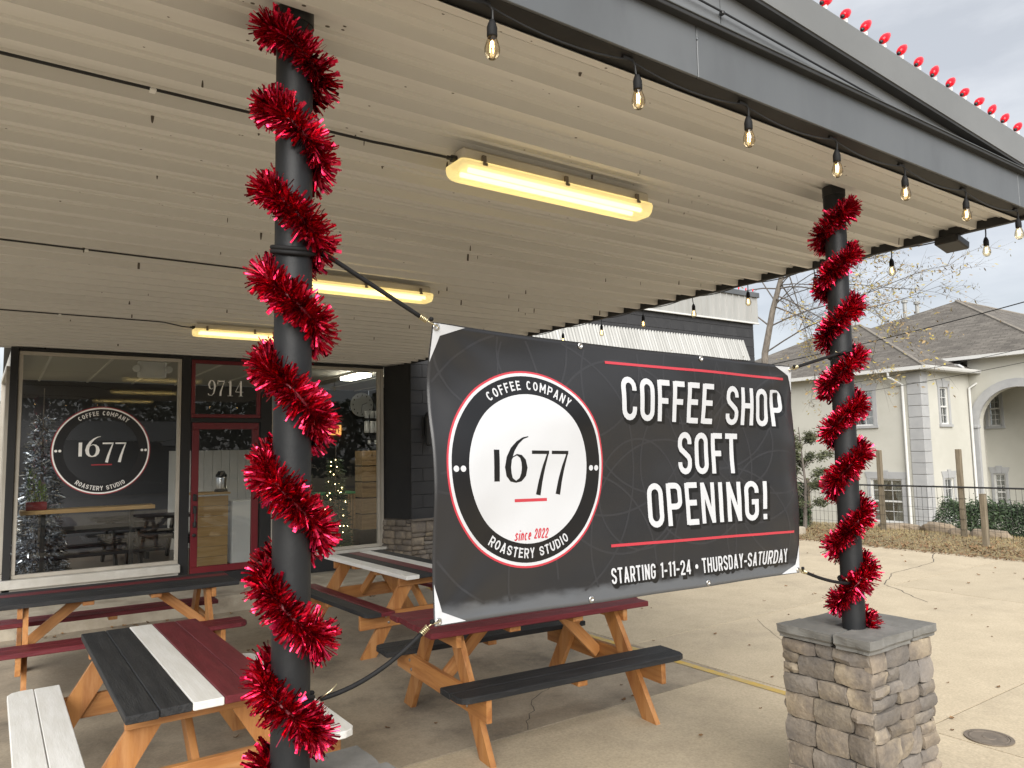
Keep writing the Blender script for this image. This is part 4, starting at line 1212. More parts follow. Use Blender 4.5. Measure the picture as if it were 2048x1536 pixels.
# ============================================================ SHOP
shop = thing('shop_building', 'black painted coffee shop with red door and large windows under the canopy', 'shop', (0, 10.65, 0))
YW = 10.65
def P3(x, y, z): return (x, y - 10.65, z)
def sbox(nm, m, x0, x1, y0, y1, z0, z1, bev=.004, parent=shop):
    b = MB(); b.box(P3((x0 + x1) / 2, (y0 + y1) / 2, (z0 + z1) / 2), (x1 - x0, y1 - y0, z1 - z0), bev)
    return b.build(nm, m, parent)
Z0 = .192
# wall pieces between the openings
sbox('corner_post', 'blk_wall', .07, .152, 10.60, 10.78, Z0, 3.262)
sbox('wall_pier', 'blk_wall', 1.985, 2.10, 10.62, 10.78, Z0, 3.262)
sbox('wall_pier', 'blk_wall', 3.03, 3.185, 10.62, 10.78, Z0, 3.262)
sbox('header', 'blk_wall', .153, 4.93, 10.63, 10.76, 3.222, 3.262)
sbox('kick_wall', 'sill', -.02, 1.982, 10.60, 10.72, Z0, .395)
sbox('kick_wall', 'blk_wall', 3.19, 4.93, 10.62, 10.72, Z0, .43)
sbox('sill', 'sill', -.05, 1.99, 10.52, 10.70, .40, .505, .008)
sbox('sill', 'sill', 3.19, 4.96, 10.55, 10.70, .435, .475, .006)
sbox('door_base', 'blk_wall', 2.10, 3.03, 10.62, 10.72, Z0, .345)

def window(x0, x1, z0, z1, fw=.045, m='frame_al', y=10.655, glass='pane', nm='window'):
    f = MB()
    f.box(P3((x0 + x1) / 2, y, z1 - fw / 2), (x1 - x0, .06, fw), .004); f.box(P3((x0 + x1) / 2, y, z0 + fw / 2), (x1 - x0, .06, fw), .004)
    f.box(P3(x0 + fw / 2, y, (z0 + z1) / 2), (fw, .06, z1 - z0 - 2 * fw - .002), .004); f.box(P3(x1 - fw / 2, y, (z0 + z1) / 2), (fw, .06, z1 - z0 - 2 * fw - .002), .004)
    o = f.build(nm, m, shop)
    g = MB(); g.add([P3(x0 + fw, y + .004, z0 + fw), P3(x1 - fw, y + .004, z0 + fw), P3(x1 - fw, y + .004, z1 - fw), P3(x0 + fw, y + .004, z1 - fw)], [(0, 1, 2, 3)])
    g.build('pane', glass, o)
    return o
win1 = window(.155, 1.98, .507, 3.22)
win2 = window(3.19, 4.87, .477, 3.22)
# round logo sticker on the window glass
def wmap(off): return lambda x, z: P3(x, 10.656 - off, z)
mb = MB(); K = 1.574; cx, cz = 1.065, 2.005; mats = ['decal_red', 'decal_white', 'decal_black']
ring(mb, cx, cz, .345 * K, .3525 * K, wmap(.002), 0); ring(mb, cx, cz, .334 * K, .345 * K, wmap(.003), 1); ring(mb, cx, cz, .267 * K, .334 * K, wmap(.002), 2)
fm = wmap(.005)
text_arc(mb, 'COFFEE COMPANY', cx, cz, .282 * K, .036 * K, 124.5, 52.5, .85, .15, fm, 1)
text_arc(mb, 'ROASTERY STUDIO', cx, cz, .318 * K, .036 * K, 234.5, 303.5, .85, .15, fm, 1, inside=True)
for dx in (-.317, -.290, .290, .317): ring(mb, cx + dx * K, cz, 0, .0105 * K, fm, 1, 20)
numerals_1677(mb, cx, cz, K, fm, 1)
stroke(mb, [(cx - .072 * K, cz - .1135 * K), (cx + .074 * K, cz - .1135 * K)], .0055 * K, fm, False, 0)
mb.build('logo_decal', mats, win1)
tr = window(2.105, 3.025, 2.43, 3.22, .05, 'red_door', 10.65, nm='transom')
mb = MB(); numerals_9714(mb, 2.315, 2.80, 2.735, .215, wmap(.006), 0); mb.build('number_decal', ['decal_white'], tr)
sbox('transom_bar', 'blk_wall', 2.10, 3.03, 10.61, 10.73, 2.37, 2.428)
door = window(2.125, 3.005, .352, 2.362, .088, 'red_door', 10.645, nm='door')
hb = MB(); hb.tube([P3(2.168, 10.57, .98), P3(2.168, 10.57, 1.22)], .010, 8); hb.box(P3(2.168, 10.595, 1.00), (.04, .045, .07), .005); hb.box(P3(2.168, 10.595, 1.20), (.04, .045, .10), .005)
hb.build('handle', 'black', door)
b = MB(); b.box(P3(2.168, 10.60, 1.36), (.045, .03, .09), .006); b.build('lock', 'black', door)
b = MB(); b.lathe([(.025, 0), (.025, .012), (.015, .02), (.0001, .022)], 14); b.build('lock', 'black', door, P3(2.168, 10.613, .86), (PI / 2, 0, 0))
# side wall running back on the left corner
swr = rad(1.3)
b = MB()
for (y0, y1, z0, z1) in ((.10, 4.2, Z0, .50), (.10, 4.2, 3.05, 3.26), (2.1, 2.25, .50, 3.05), (4.05, 4.2, .50, 3.05)):
    b.box((0, (y0 + y1) / 2, (z0 + z1) / 2), (.10, y1 - y0, z1 - z0), .004)
b.build('side_wall', 'sill', shop, P3(.128, 10.68, 0), (0, 0, swr))
b = MB()
b.box((-.03, 1.1, .53), (.06, 2.0, .05), .004); b.box((-.03, 1.1, 3.02), (.06, 2.0, .05), .004); b.box((-.03, .13, 1.775), (.06, .05, 2.43), .004); b.box((-.03, 2.07, 1.775), (.06, .05, 2.43), .004); b.box((-.03, 1.1, 1.30), (.06, 1.88, .04), .004)
o = b.build('window', 'frame_al', shop, P3(.095, 10.68, 0), (0, 0, swr))
g = MB(); g.add([(-.02, .155, .555), (-.02, 2.045, .555), (-.02, 2.045, 2.995), (-.02, .155, 2.995)], [(0, 1, 2, 3)]); g.build('pane', 'pane', o)
# splayed black return between window and block wing
XB, YB = 5.15, 10.15
b = MB(); b.prism([(4.94, 10.64 - 10.65), (5.148, YB + .005 - 10.65), (5.25, YB + .1 - 10.65), (5.05, 10.74 - 10.65)], .90, 3.26, 'xy'); b.build('return_wall', 'blk_wall', shop)
b = MB(); b.box(P3(4.905, 10.66, 1.85), (.05, .05, 2.75), .004); b.build('jamb', 'frame_al', shop)
# block wing
XE = 13.6
b = MB(); b.box(P3((XB + XE) / 2 + .04, YB + .32, 2.38), (XE - XB - .09, .55, 4.3)); b.build('wing_core', 'mortar_dark', shop)
b = MB(); b.box(P3(XE - .3, YB + 2.5, 1.5), (.5, 4.2, 7.4)); b.build('wing_end', 'block', shop)
blk = MB().box((0, 0, 0), (.397, .06, .197), .005).mesh('concrete_block', 'block')
half = MB().box((0, 0, 0), (.197, .06, .197), .005).mesh('concrete_block', 'block')
rest = MB()
for r in range(19):
    z = .86 + .1 + r * .2
    if z > 4.62: break
    x = XB
    first = True
    while x < XE - .05:
        hl = first and (r % 2 == 1)
        wd = .2 if hl else .4
        if x + wd > XE + .01: wd = .2; hl = True
        c = P3(x + wd / 2, YB + .02, z)
        if x < 6.0 or z > 3.75:
            put('concrete_block', half if hl else blk, shop, c)
        else:
            rest.box(c, (.197 if hl else .397, .06, .197), .005)
        x += wd; first = False
tag(rest.build('concrete_block', 'block', shop), kind='stuff')
# metal parapet
b = MB()
nr = 42
for i in range(nr):
    x = XB + (XE + .06 - XB) * i / nr; w1 = (XE + .06 - XB) / nr
    b.prism([(x, YB - .05 - 10.65), (x + w1 * .80, YB - .05 - 10.65), (x + w1 * .84, YB - .072 - 10.65), (x + w1 * .96, YB - .072 - 10.65), (x + w1, YB - .05 - 10.65), (x + w1, YB - .02 - 10.65), (x, YB - .02 - 10.65)], 4.58, 5.16, 'xy')
b.build('parapet_panel', 'galv', shop)
sbox('parapet_cap', 'fascia', XB - .05, XE + .10, YB - .10, YB + .25, 5.16, 5.27)
sbox('parapet_drip', 'white_trim', XB, XE + .07, YB - .085, YB - .055, 4.565, 4.60)
sbox('parapet_wall', 'galv', XE - .06, XE + .05, YB - .018, YB + 4.5, 4.58, 5.155)
t = thing('christmas_light_string', 'distant red bulbs on the parapet of the block wing', 'christmas lights', (0, YB - .06, 5.27))
pts = []
for i in range(9):
    x = 11.6 + i * .24
    s = put('socket', c9s, t, (x, 0, .02), (0, .3, 0)); put('bulb', c9, s); pts.append((x, .01, .01))
b = MB(); b.tube(pts, .003, 5); b.build('cord', 'cable', t)
# corrugated awning
aw = thing('awning', 'pale corrugated metal awning on the dark block wing behind the banner', 'awning', (0, YB, 0))
b = MB(); n_ = 260; xa, xb2 = 7.4, 13.2
vs = []
for i in range(n_ + 1):
    x = xa + (xb2 - xa) * i / n_; dz = .014 * math.sin(2 * PI * x / .076)
    for y, z in ((-.012, 4.19), (-.17, 3.73)): vs.append((x, y - dz, z + dz * .4))
fs = [(2 * i, 2 * i + 2, 2 * i + 3, 2 * i + 1) for i in range(n_)]
b.add(vs, fs); b.build('corrugated_sheet', 'galv', aw, smooth=True)
for x in (6.4, 8.6, 10.8, 13.0):
    b = MB(); b.tube([(x, -.02, 3.78), (x, -.15, 3.80)], .018, 6); b.build('bracket', 'iron', aw)
# ledge-stone base of the wing
rng = random.Random(21); ext = MB()
b = MB(); b.box(P3((XB + XE) / 2, YB + .05, .52), (XE - XB - .04, .07, .68)); b.build('stone_backing', 'mortar', shop)
for (x, z, sw, sh) in stone_layout(rng, 9.0, Z0, .865, .06, .14):
    X = XB + 4.5 + x
    if X > XE: continue
    s = stone_mesh(rng, sw - .006, sh - .006, rng.uniform(.035, .06))
    if X < 6.1: put('stone', s.mesh('stone', 'stone', True), shop, P3(X, YB + .02, z))
    else: ext.add(s.v, s.f, 0, Matrix.Translation(P3(X, YB + .02, z)))
tag(ext.build('stone', 'stone', shop, smooth=True), kind='stuff')
# the same veneer on the splayed return
dirv = Vector((5.15 - 4.92, 10.15 - 10.66)); Lr = dirv.length; rz = math.atan2(dirv.y, dirv.x)
b = MB(); b.prism([(4.94, 10.66 - 10.65), (5.17, YB + .03 - 10.65), (5.25, YB + .1 - 10.65), (5.05, 10.74 - 10.65)], Z0, .90, 'xy'); b.build('return_backing', 'mortar', shop)
for (x, z, sw, sh) in stone_layout(rng, Lr, Z0, .885, .06, .14):
    c = Vector((4.92, 10.66)) + dirv * (.5 + x / Lr)
    put('stone', stone_mesh(rng, sw - .006, sh - .006, rng.uniform(.03, .05)).mesh('stone', 'stone', True), shop, P3(c.x + .012, c.y, z), (0, 0, rz))
# capping ledge on the stone
b = MB(); b.box(P3((XB + XE) / 2, YB - .02, .885), (XE - XB + .05, .11, .035), .006); b.build('stone_ledge', 'stone', shop)
t = thing('wall_lantern', 'dark wall lantern on the black block wall beside the banner edge', 'wall light', (5.40, YB - .02, 2.30))
b = MB(); b.box((0, -.012, 0), (.12, .022, .30), .006); b.build('back_plate', 'black', t)
b = MB(); b.lathe([(.03, -.30), (.055, -.28), (.055, .14), (.07, .16), (.03, .22)], 12); b.build('lamp_body', 'black', t, (0, -.10, 0))

# ---- interior shell
IY0, IY1, IX0, IX1 = 10.80, 15.0, .15, 6.6
b = MB(); b.add([P3(IX0, 10.70, .20), P3(IX1, 10.70, .20), P3(IX1, IY1, .20), P3(IX0, IY1, .20)], [(0, 1, 2, 3)]); b.build('interior_floor', 'int_floor', shop)
b = MB(); b.add([P3(IX0, 10.76, 3.27), P3(IX1, 10.76, 3.27), P3(IX1, IY1, 3.27), P3(IX0, IY1, 3.27)], [(3, 2, 1, 0)]); b.build('interior_ceiling', 'int_ceil', shop)
for i in range(9):
    x = .5 + i * .72
    sbox('ceiling_batten', 'int_rib', x, x + .03, 10.78, IY1 - .01, 3.252, 3.267, 0)
sbox('interior_back_wall', 'int_wall', IX0, IX1, IY1, IY1 + .1, .2, 3.27)
sbox('interior_side_wall', 'int_wall', IX1, IX1 + .1, 10.8, IY1, .2, 3.27)
sbox('shop_roof', 'dark_trim', .0, 13.3, 10.82, 15.2, 3.36, 3.5)
for i in range(15):
    x = 2.6 + i * .155
    sbox('wall_board', 'int_white', x, x + .150, IY1 - .03, IY1 - .002, .2, 2.02, .004)

# ---- things seen behind the glass
t = thing('counter_shelf', 'pale wooden window bar shelf behind the logo window', 'shelf', (.98, 11.03, 0))
b = MB(); b.box((0, 0, 1.255), (1.5, .32, .05), .004); b.build('shelf_board', 'pine', t)
for x in (-.5, .5):
    b = MB(); b.box((x, .05, .715), (.05, .05, 1.03), .003); b.build('leg', 'dark_table', t)

def cone_tree(nm, label, cat, loc, H, R0, m, n, ln, seed, lights=0, trunkm='bark'):
    rng = random.Random(seed)
    t = thing(nm, label, cat, loc)
    b = MB(); b.tube([(0, 0, 0), (0, 0, H * .97)], [.02, .006], 6); b.build('trunk', trunkm, t)
    V = []; Fc = []
    for k in range(n):
        h = H * (1 - (1 - rng.random() * .97) ** .5) * .98 + .04
        r = R0 * (1 - h / H) * (.55 + .5 * rng.random()) + .02
        a = rng.uniform(0, 2 * PI)
        c = Vector((r * math.cos(a), r * math.sin(a), h))
        d = Vector((math.cos(a) + rng.gauss(0, .5), math.sin(a) + rng.gauss(0, .5), rng.gauss(-.1, .5))).normalized()
        wv = d.cross(Vector((rng.gauss(0, 1), rng.gauss(0, 1), rng.gauss(0, 1)))).normalized() * ln * .12
        q = ln * rng.uniform(.6, 1.3); s0 = len(V)
        V += [c - wv, c + wv, c + d * q + wv * .6, c + d * q - wv * .6]; Fc.append((s0, s0 + 1, s0 + 2, s0 + 3))
    b = MB(); b.add(V, Fc); tag(b.build('foliage', m, t), kind='stuff')
    if lights:
        lb = MB().lathe([(.0001, -.007), (.006, -.004), (.006, .004), (.0001, .007)], 6).mesh('fairy_light', 'fairy', True)
        for k in range(lights):
            h = H * (1 - (1 - rng.random() * .95) ** .6); a = rng.uniform(PI * .9, PI * 1.9); r = R0 * (1 - h / H) * 1.02 + .03
            put('fairy_light', lb, t, (r * math.cos(a), r * math.sin(a), h))
    return t
cone_tree('tinsel_tree', 'tall silver tinsel tree behind the left edge of the logo window', 'christmas tree', (.46, 11.45, .2), 2.72, .30, 'silver', 3600, .085, 4)
cone_tree('christmas_tree', 'slim green christmas tree with warm fairy lights behind the window near the stone wall', 'christmas tree', (4.58, 11.75, .2), 1.95, .24, 'fir', 2400, .085, 5, 60)
cone_tree('christmas_tree', 'darker green christmas tree half hidden behind the near tinsel post', 'christmas tree', (4.12, 12.0, .2), 1.75, .26, 'fir', 1800, .085, 6, 14)
t = thing('potted_plant', 'small bright green sprigs in a red box on the window shelf', 'plant', (.40, 11.00, 1.281))
b = MB(); b.box((0, 0, .05), (.22, .12, .10), .006); b.build('box', 'pot_red', t)
for k in range(4):
    b = MB(); rng = random.Random(k); x = -.075 + .05 * k; H = (.42, .34, .26, .22)[k]
    for q in range(140):
        h = .10 + H * rng.random(); r = .035 * (1 - (h - .1) / H) + .006; a = rng.uniform(0, 2 * PI)
        c = Vector((x + r * math.cos(a), r * math.sin(a), h)); d = Vector((math.cos(a), math.sin(a), .7)).normalized() * .03; s_ = Vector((-math.sin(a), math.cos(a), 0)) * .004
        b.add([c - s_, c + s_, c + d], [(0, 1, 2)])
    tag(b.build('sprig', 'sprig', t), kind='stuff')
t = thing('emergency_light', 'white twin head emergency light hanging above the logo window', 'emergency light', (1.70, 11.2, 3.12))
b = MB(); b.box((0, 0, 0), (.36, .10, .24), .02); b.build('case', 'white_plastic', t)
for s in (-1, 1):
    b = MB(); b.lathe([(.03, 0), (.05, .03), (.052, .07), (.04, .09)], 14); b.build('lamp_head', 'white_plastic', t, (s * .20, -.02, .0), (PI / 2, 0, 0))
def dark_table(label, loc, rz):
    t = thing('indoor_table', label, 'table', loc, rz)
    b = MB(); b.box((0, 0, .73), (1.5, .7, .045), .004); b.build('tabletop', 'dark_table', t)
    for s in (-1, 1):
        b = MB(); b.box((0, s * .55, .44), (1.5, .25, .04), .004); b.build('bench', 'dark_table', t)
        for q in (-1, 1):
            b = MB(); b.prism([(q * .62, 0), (q * .5, 0), (q * .12, .705), (q * .24, .705)], s * .5 - .02, s * .5 + .02, 'yz'); b.build('leg', 'dark_table', t)
        b = MB(); b.box((s * .54, 0, .36), (.04, 1.3, .10), .003); b.build('crossbeam', 'dark_table', t)
    return t
dark_table('black indoor picnic table behind the logo window, lower in view', (1.15, 12.0, .2), rad(4))
dark_table('black indoor picnic table farther inside beside the door', (2.0, 13.6, .2), rad(4))
t = thing('service_counter', 'pale wooden service counter seen through the red door glass', 'counter', (2.74, 12.25, .2))
for i in range(7):
    b = MB(); b.box((0, 0, .08 + i * .155), (.52, .03, .150), .004); b.build('front_board', 'pine', t)
b = MB(); b.box((0, .22, 1.125), (.58, .50, .03), .004); b.build('counter_top', 'pine', t)
b = MB(); b.box((.62, .18, .50), (.60, .42, .98), .008); b.build('side_cabinet', 'white_plastic', t)
t = thing('coffee_urn', 'steel and black coffee airpot on the wooden counter', 'coffee urn', (2.93, 12.42, 1.341))
b = MB(); b.lathe([(.10, 0), (.10, .03), (.085, .04)], 18); b.build('base', 'black', t, smooth=True)
b = MB(); b.lathe([(.078, .04), (.080, .05), (.080, .22), (.076, .235)], 18); b.build('body', 'steel', t, smooth=True)
b = MB(); b.lathe([(.084, .235), (.084, .27), (.06, .30), (.045, .33), (.0001, .335)], 18); b.box((0, -.09, .27), (.03, .06, .03), .004); b.build('lid', 'black', t)
t = thing('wall_clock', 'round white wall clock on the dark wall inside the far window', 'clock', (6.20, 14.46, 2.92))
b = MB(); b.lathe([(.25, 0), (.25, .03), (.24, .035)], 32); b.build('clock_face', 'white_plastic', t, (0, 0, 0), (PI / 2, 0, 0))
b = MB()
for k in range(12):
    a = k * PI / 6; b.box((.20 * math.sin(a), -.037, .20 * math.cos(a)), (.02, .002, .03), 0)
b.build('hour_mark', 'black', t)
for ln, a in ((.12, 1.2), (.18, 3.3)):
    b = MB(); b.tube([(0, -.042, 0), (ln * math.sin(a), -.042, ln * math.cos(a))], .006, 5); b.build('hand', 'black', t)
sh = thing('wall_shelf', 'black wall shelves holding white cups inside the far window', 'shelf', (6.0, 13.5, 0))
for z in (2.575, 2.29, 2.03):
    b = MB(); b.box((0, 0, z), (.50, .22, .025), .003); b.build('shelf_board', 'dark_table', sh)
cup = MB().lathe([(.040, 0), (.052, .14), (.054, .145), (.02, .15)], 12).mesh('cup', 'white_plastic', True)
bag = MB().lathe([(.045, 0), (.050, .02), (.050, .22), (.03, .235)], 12).mesh('canister', 'white_plastic', True)
for i, nm_ in enumerate(('left of', 'middle of', 'right of')):
    tag(put('cup', cup, None, (5.89 + i * .11, 13.48, 2.588)), nm_ + ' the three white cups on the top wall shelf', 'cup', 'white cups on the wall shelf')
    tag(put('canister', bag, None, (5.89 + i * .11, 13.48, 2.303)), nm_ + ' the three tall white canisters on the middle wall shelf', 'canister', 'white canisters on the wall shelf')
for i in range(2):
    t = thing('bottle', ('left' if i == 0 else 'right') + ' one of two dark bottles with pale labels on the lowest wall shelf', 'bottle', (5.94 + i * .14, 13.48, 2.043), 0, 'bottles on the wall shelf')
    b = MB(); b.lathe([(.03, 0), (.032, .02), (.032, .14), (.014, .17), (.014, .21)], 10); b.build('glass', 'black', t, smooth=True)
    b = MB(); b.lathe([(.0335, .04), (.0335, .12)], 10); b.build('paper_label', 'white_plastic', t, smooth=True)
for i in range(5):
    t = thing('wooden_crate', ('topmost', 'second from top', 'middle', 'second from bottom', 'lowest')[i] + ' of the stacked wooden crates inside the far window', 'crate', (5.52, 12.6, 1.97 - .285 * (i + 1)), 0, 'stacked wooden crates')
    b = MB(); b.box((0, 0, .135), (.36, .32, .262), .006); b.build('box_body', 'crate', t)
    for q in range(3):
        b = MB(); b.box((0, -.166, .045 + q * .09), (.36, .012, .084), .003); b.build('front_slat', 'crate', t)
t = thing('storage_bin', 'black bin under the stacked wooden crates', 'bin', (5.45, 12.55, .2))
b = MB(); b.box((0, 0, .17), (.34, .3, .34), .01); b.build('bin_body', 'black', t)
b = MB(); b.box((0, 0, .348), (.35, .31, .012), .003); b.build('rim', 'black', t)
t = thing('slatted_counter', 'wood slatted counter with a green top edge inside the far window', 'counter', (5.0, 12.75, .2))
for i in range(12):
    b = MB(); b.box((-.28 + i * .055, 0, .49), (.038, .03, .98), .004); b.build('slat', 'crate', t)
b = MB(); b.box((.02, .2, 1.0), (.70, .44, .035), .004); b.build('counter_top', 'counter_green', t)
b = MB(); b.box((.02, .06, .49), (.66, .05, .97), .002); b.build('backing', 'dark_table', t)
t = thing('exit_sign', 'small amber exit sign on the dark interior wall', 'exit sign', (5.78, 14.94, 2.41))
b = MB(); b.box((0, 0, 0), (.32, .05, .21), .006); b.build('sign_box', 'exit_red', t)
b = MB(); text_line(b, 'EXIT', -.12, .12, -.06, .12, .55, .17, lambda x, z: (x, -.028, z), 0); b.build('lettering', 'pot_red', t)
for s in (-1, 1):
    b = MB(); b.lathe([(.02, 0), (.035, .03), (.035, .05)], 10); b.build('lamp_head', 'white_plastic', t, (s * .2, -.02, .02), (PI / 2, 0, 0))
t = thing('interior_light', 'bright ceiling light inside near the top of the far window', 'light', (4.93, 11.75, 3.20))
b = MB(); b.box((0, 0, 0), (.22, .8, .05), .01); b.build('diffuser', 'room_light', t)
b = MB(); b.box((0, 0, .037), (.26, .84, .02), .004); b.build('tray', 'white_plastic', t)

# ============================================================ LOT DETAILS
t = thing('manhole_cover', 'round rusty iron manhole cover in the concrete behind the stone pillar', 'manhole cover', (5.29, 2.32, .003))
b = MB(); b.lathe([(.140, 0), (.140, .006), (.118, .006), (.118, .001)], 36); b.build('ring_frame', 'iron', t)
b = MB(); b.lathe([(.114, .0), (.114, .005), (.105, .007), (.100, .004), (.04, .004), (.036, .007), (.0001, .007)], 36); b.build('lid', 'iron', t)

leaf_ms = []
for k in range(5):
    rng = random.Random(k); b = MB(); n_ = 4; vs = []
    Lf, Wf = .05, .02
    for i in range(n_ + 1):
        u = i / n_; wd = Wf * math.sin(min(1, u * 1.02) * PI) ** .7 * (1 if i % 2 else .75) + .001
        z = .004 + .010 * (u - .5) ** 2 * 4 + .004 * rng.random()
        vs += [(Lf * (u - .5), -wd, z + .009 * rng.random()), (Lf * (u - .5), 0, z), (Lf * (u - .5), wd, z + .009 * rng.random())]
    fs = []
    for i in range(n_):
        for j in range(2): fs.append((i * 3 + j, i * 3 + j + 1, i * 3 + j + 4, i * 3 + j + 3))
    b.add(vs, fs); leaf_ms.append(b.mesh('fallen_leaf', 'leaf_brown'))
rng = random.Random(77); cnt = 0
while cnt < 110:
    az = rad(rng.uniform(8, 70)); d = rng.uniform(3.8, 16) ** 1.0
    x, y = d * math.sin(az), d * math.cos(az)
    if x > 13.3 or y > 9.3 or (x < 5 and rng.random() < .55) or (abs(x - 3.745) < .4 and abs(y - 2.27) < .4): continue
    o = put('fallen_leaf', leaf_ms[cnt % 5], None, (x, y, .001), (rng.gauss(0, .15), rng.gauss(0, .15), rng.uniform(0, 6.28)))
    s = rng.uniform(.45, 1.0); o.scale = (s, s, s)
    tag(o, 'small dry brown leaf fallen on the concrete', 'leaf', 'fallen leaves on the concrete'); cnt += 1
for i in range(26):
    x = rng.uniform(.1, 5); o = put('fallen_leaf', leaf_ms[i % 5], None, (x, 9.60 - .07 * max(0, x - 1.5) - abs(rng.gauss(0, .07)), .001), (rng.gauss(0, .2), rng.gauss(0, .2), rng.uniform(0, 6.28)))
    tag(o, 'small dry brown leaf caught along the foot of the shop step', 'leaf', 'fallen leaves along the step')

# ============================================================ GRASS STRIP, FENCE, ROCKS
V = []; Fc = []; rng = random.Random(5)
for k in range(26000):
    x = rng.uniform(13.42, 16.8); y = rng.uniform(2.5, 11.5)
    if x < 13.9 and rng.random() < .45: continue
    z = gz(x, y) if x > 13.4 else 0
    a = rng.uniform(0, 2 * PI); h = rng.uniform(.015, .055); lean = rng.uniform(.01, .05)
    d = Vector((math.cos(a), math.sin(a), 0)); s_ = Vector((-d.y, d.x, 0)) * .004
    b0 = Vector((x, y, z - .003)); s0 = len(V)
    V += [b0 - s_, b0 + s_, b0 + d * lean + Vector((0, 0, h))]; Fc.append((s0, s0 + 1, s0 + 2))
b = MB(); b.add(V, Fc); tag(b.build('grass', 'drygrass'), kind='stuff')
V = []; Fc = []
for k in range(5200):
    x = 13.22 + abs(rng.gauss(0, 1.1)); y = rng.uniform(2.5, 11.5)
    if x > 16.6: continue
    z = (gz(x, y) if x > 13.46 else .002) + rng.uniform(.004, .03); a = rng.uniform(0, 6.28); s_ = rng.uniform(.012, .035)
    u = Vector((math.cos(a), math.sin(a), rng.gauss(0, .35))) * s_; v = Vector((-math.sin(a), math.cos(a), rng.gauss(0, .35))) * s_ * .6
    c = Vector((x, y, z)); s0 = len(V); V += [c - u, c - v, c + u, c + v]; Fc.append((s0, s0 + 1, s0 + 2, s0 + 3))
b = MB(); b.add(V, Fc); tag(b.build('leaf_litter', 'leaf_brown'), kind='stuff')

XF = 15.5
t = thing('wire_fence', 'black welded wire fence with a round top rail along the grass strip', 'fence', (XF, 0, 0))
fy = [1.4, 3.2, 5.0, 6.97, 8.57, 10.33, 12.0]
for y, h in ((6.97, 1.76), (8.57, 1.76), (10.33, 1.12)):
    b = MB(); b.box((0, 0, h / 2 - .1), (.09, .09, h + .2), .006)
    b.build('fence_post', 'fence_wood', t, (.0, y, 0))
b = MB(); b.tube([(-.055, fy[0], 1.03), (-.055, 7, 1.02), (-.055, fy[-1], 1.0)], .017, 8); b.build('top_rail', 'wire', t)
b = MB(); y = fy[0]
while y < fy[-1]:
    b.tube([(-.055, y, -.02), (-.055, y, 1.01)], .0032, 4, caps=False); y += .10
for z in (.03, .2, .4, .6, .8): b.tube([(-.055, fy[0], z), (-.055, fy[-1], z)], .0032, 4, caps=False)
tag(b.build('wire_mesh', 'wire', t), kind='stuff')
t = thing('marker_post', 'short square wooden post standing alone in the dry grass before the fence', 'post', (14.3, 6.08, 0))
b = MB(); b.box((0, 0, .46), (.09, .09, 1.02), .006); b.build('timber', 'fence_wood', t)
b = MB(); b.box((0, 0, .975), (.094, .094, .012), .003); b.build('top_cap', 'fence_wood', t)

def rock(label, loc, sz, seed, rz=0):
    bm = bmesh.new(); bmesh.ops.create_icosphere(bm, subdivisions=3, radius=1)
    for v in bm.verts:
        n1 = noise.noise(v.co * 1.3 + Vector((seed, 0, 0))); n2 = noise.noise(v.co * 3.5 + Vector((0, seed, 0)))
        q = v.co.copy()
        q *= 1 + .28 * n1 + .10 * n2
        q.z = max(-.5, min(.62 + .15 * n1, q.z))
        v.co = Vector((q.x * sz[0], q.y * sz[1], q.z * sz[2]))
    me = bpy.data.meshes.new('rock'); bm.to_mesh(me); bm.free(); me.materials.append(M['rock'])
    return tag(put('rock', me, None, loc, (0, 0, rz)), label, 'rock', 'rocks behind the fence')
rock('large tan rock beside the hedge, seen through the wire fence', (16.4, 7.85, .02), (.26, .36, .28), 3)
rock('flat low tan rock below the house window at the foot of the fence', (16.5, 8.75, .02), (.25, .50, .16), 7)
rock('long squared stone lying in front of the hedge', (16.0, 6.72, .04), (.18, .40, .20), 12)
rock('small pale rock between the large rock and the tall fence post', (16.0, 7.30, .03), (.18, .22, .18), 15)
rock('low dark rock left of the window at the foot of the fence', (16.7, 9.6, .02), (.22, .40, .14), 19)

# ============================================================ PLANTS
def leafy(nm, m, parent, pts_fn, n, s, seed, kind='stuff', flat=1.0):
    rng = random.Random(seed); V = []; Fc = []; MI = []
    for k in range(n):
        c = pts_fn(rng)
        if c is None: continue
        d = Vector((rng.gauss(0, 1), rng.gauss(0, 1), rng.gauss(0, 1))).normalized(); e = d.orthogonal().normalized()
        q = s * rng.uniform(.6, 1.4); s0 = len(V)
        V += [c - d * q, c + e * q * .45 * flat, c + d * q, c - e * q * .45 * flat]; Fc.append((s0, s0 + 1, s0 + 2, s0 + 3)); MI.append(rng.choice(range(len(m) if isinstance(m, list) else 1)))
    b = MB(); b.add(V, Fc); b.mi = MI
    return tag(b.build(nm, m, parent), kind=kind)

t = thing('hedge', 'clipped dark green hedge behind the wire fence', 'hedge', (18.0, 5.6, 0))
def hp(rng):
    u = rng.random(); y = -4 + 6.9 * u
    a = rng.uniform(0, PI); r = .55 + .12 * noise.noise(Vector((y * 1.7, a * 1.5, 2))) + .05 * rng.gauss(0, 1)
    z = -.35 + (r * 1.45) * math.sin(a) + .12 * noise.noise(Vector((y * 2.3, 0, 7)))
    return Vector((-r * math.cos(a) * 1.1, y, z))
leafy('foliage', 'boxwood', t, hp, 42000, .034, 8)
b = MB(); b.tube([(0, -3.6, -.5), (0, 2.4, -.5)], .42, 10); b.build('inner_mass', 'boxwood', t)

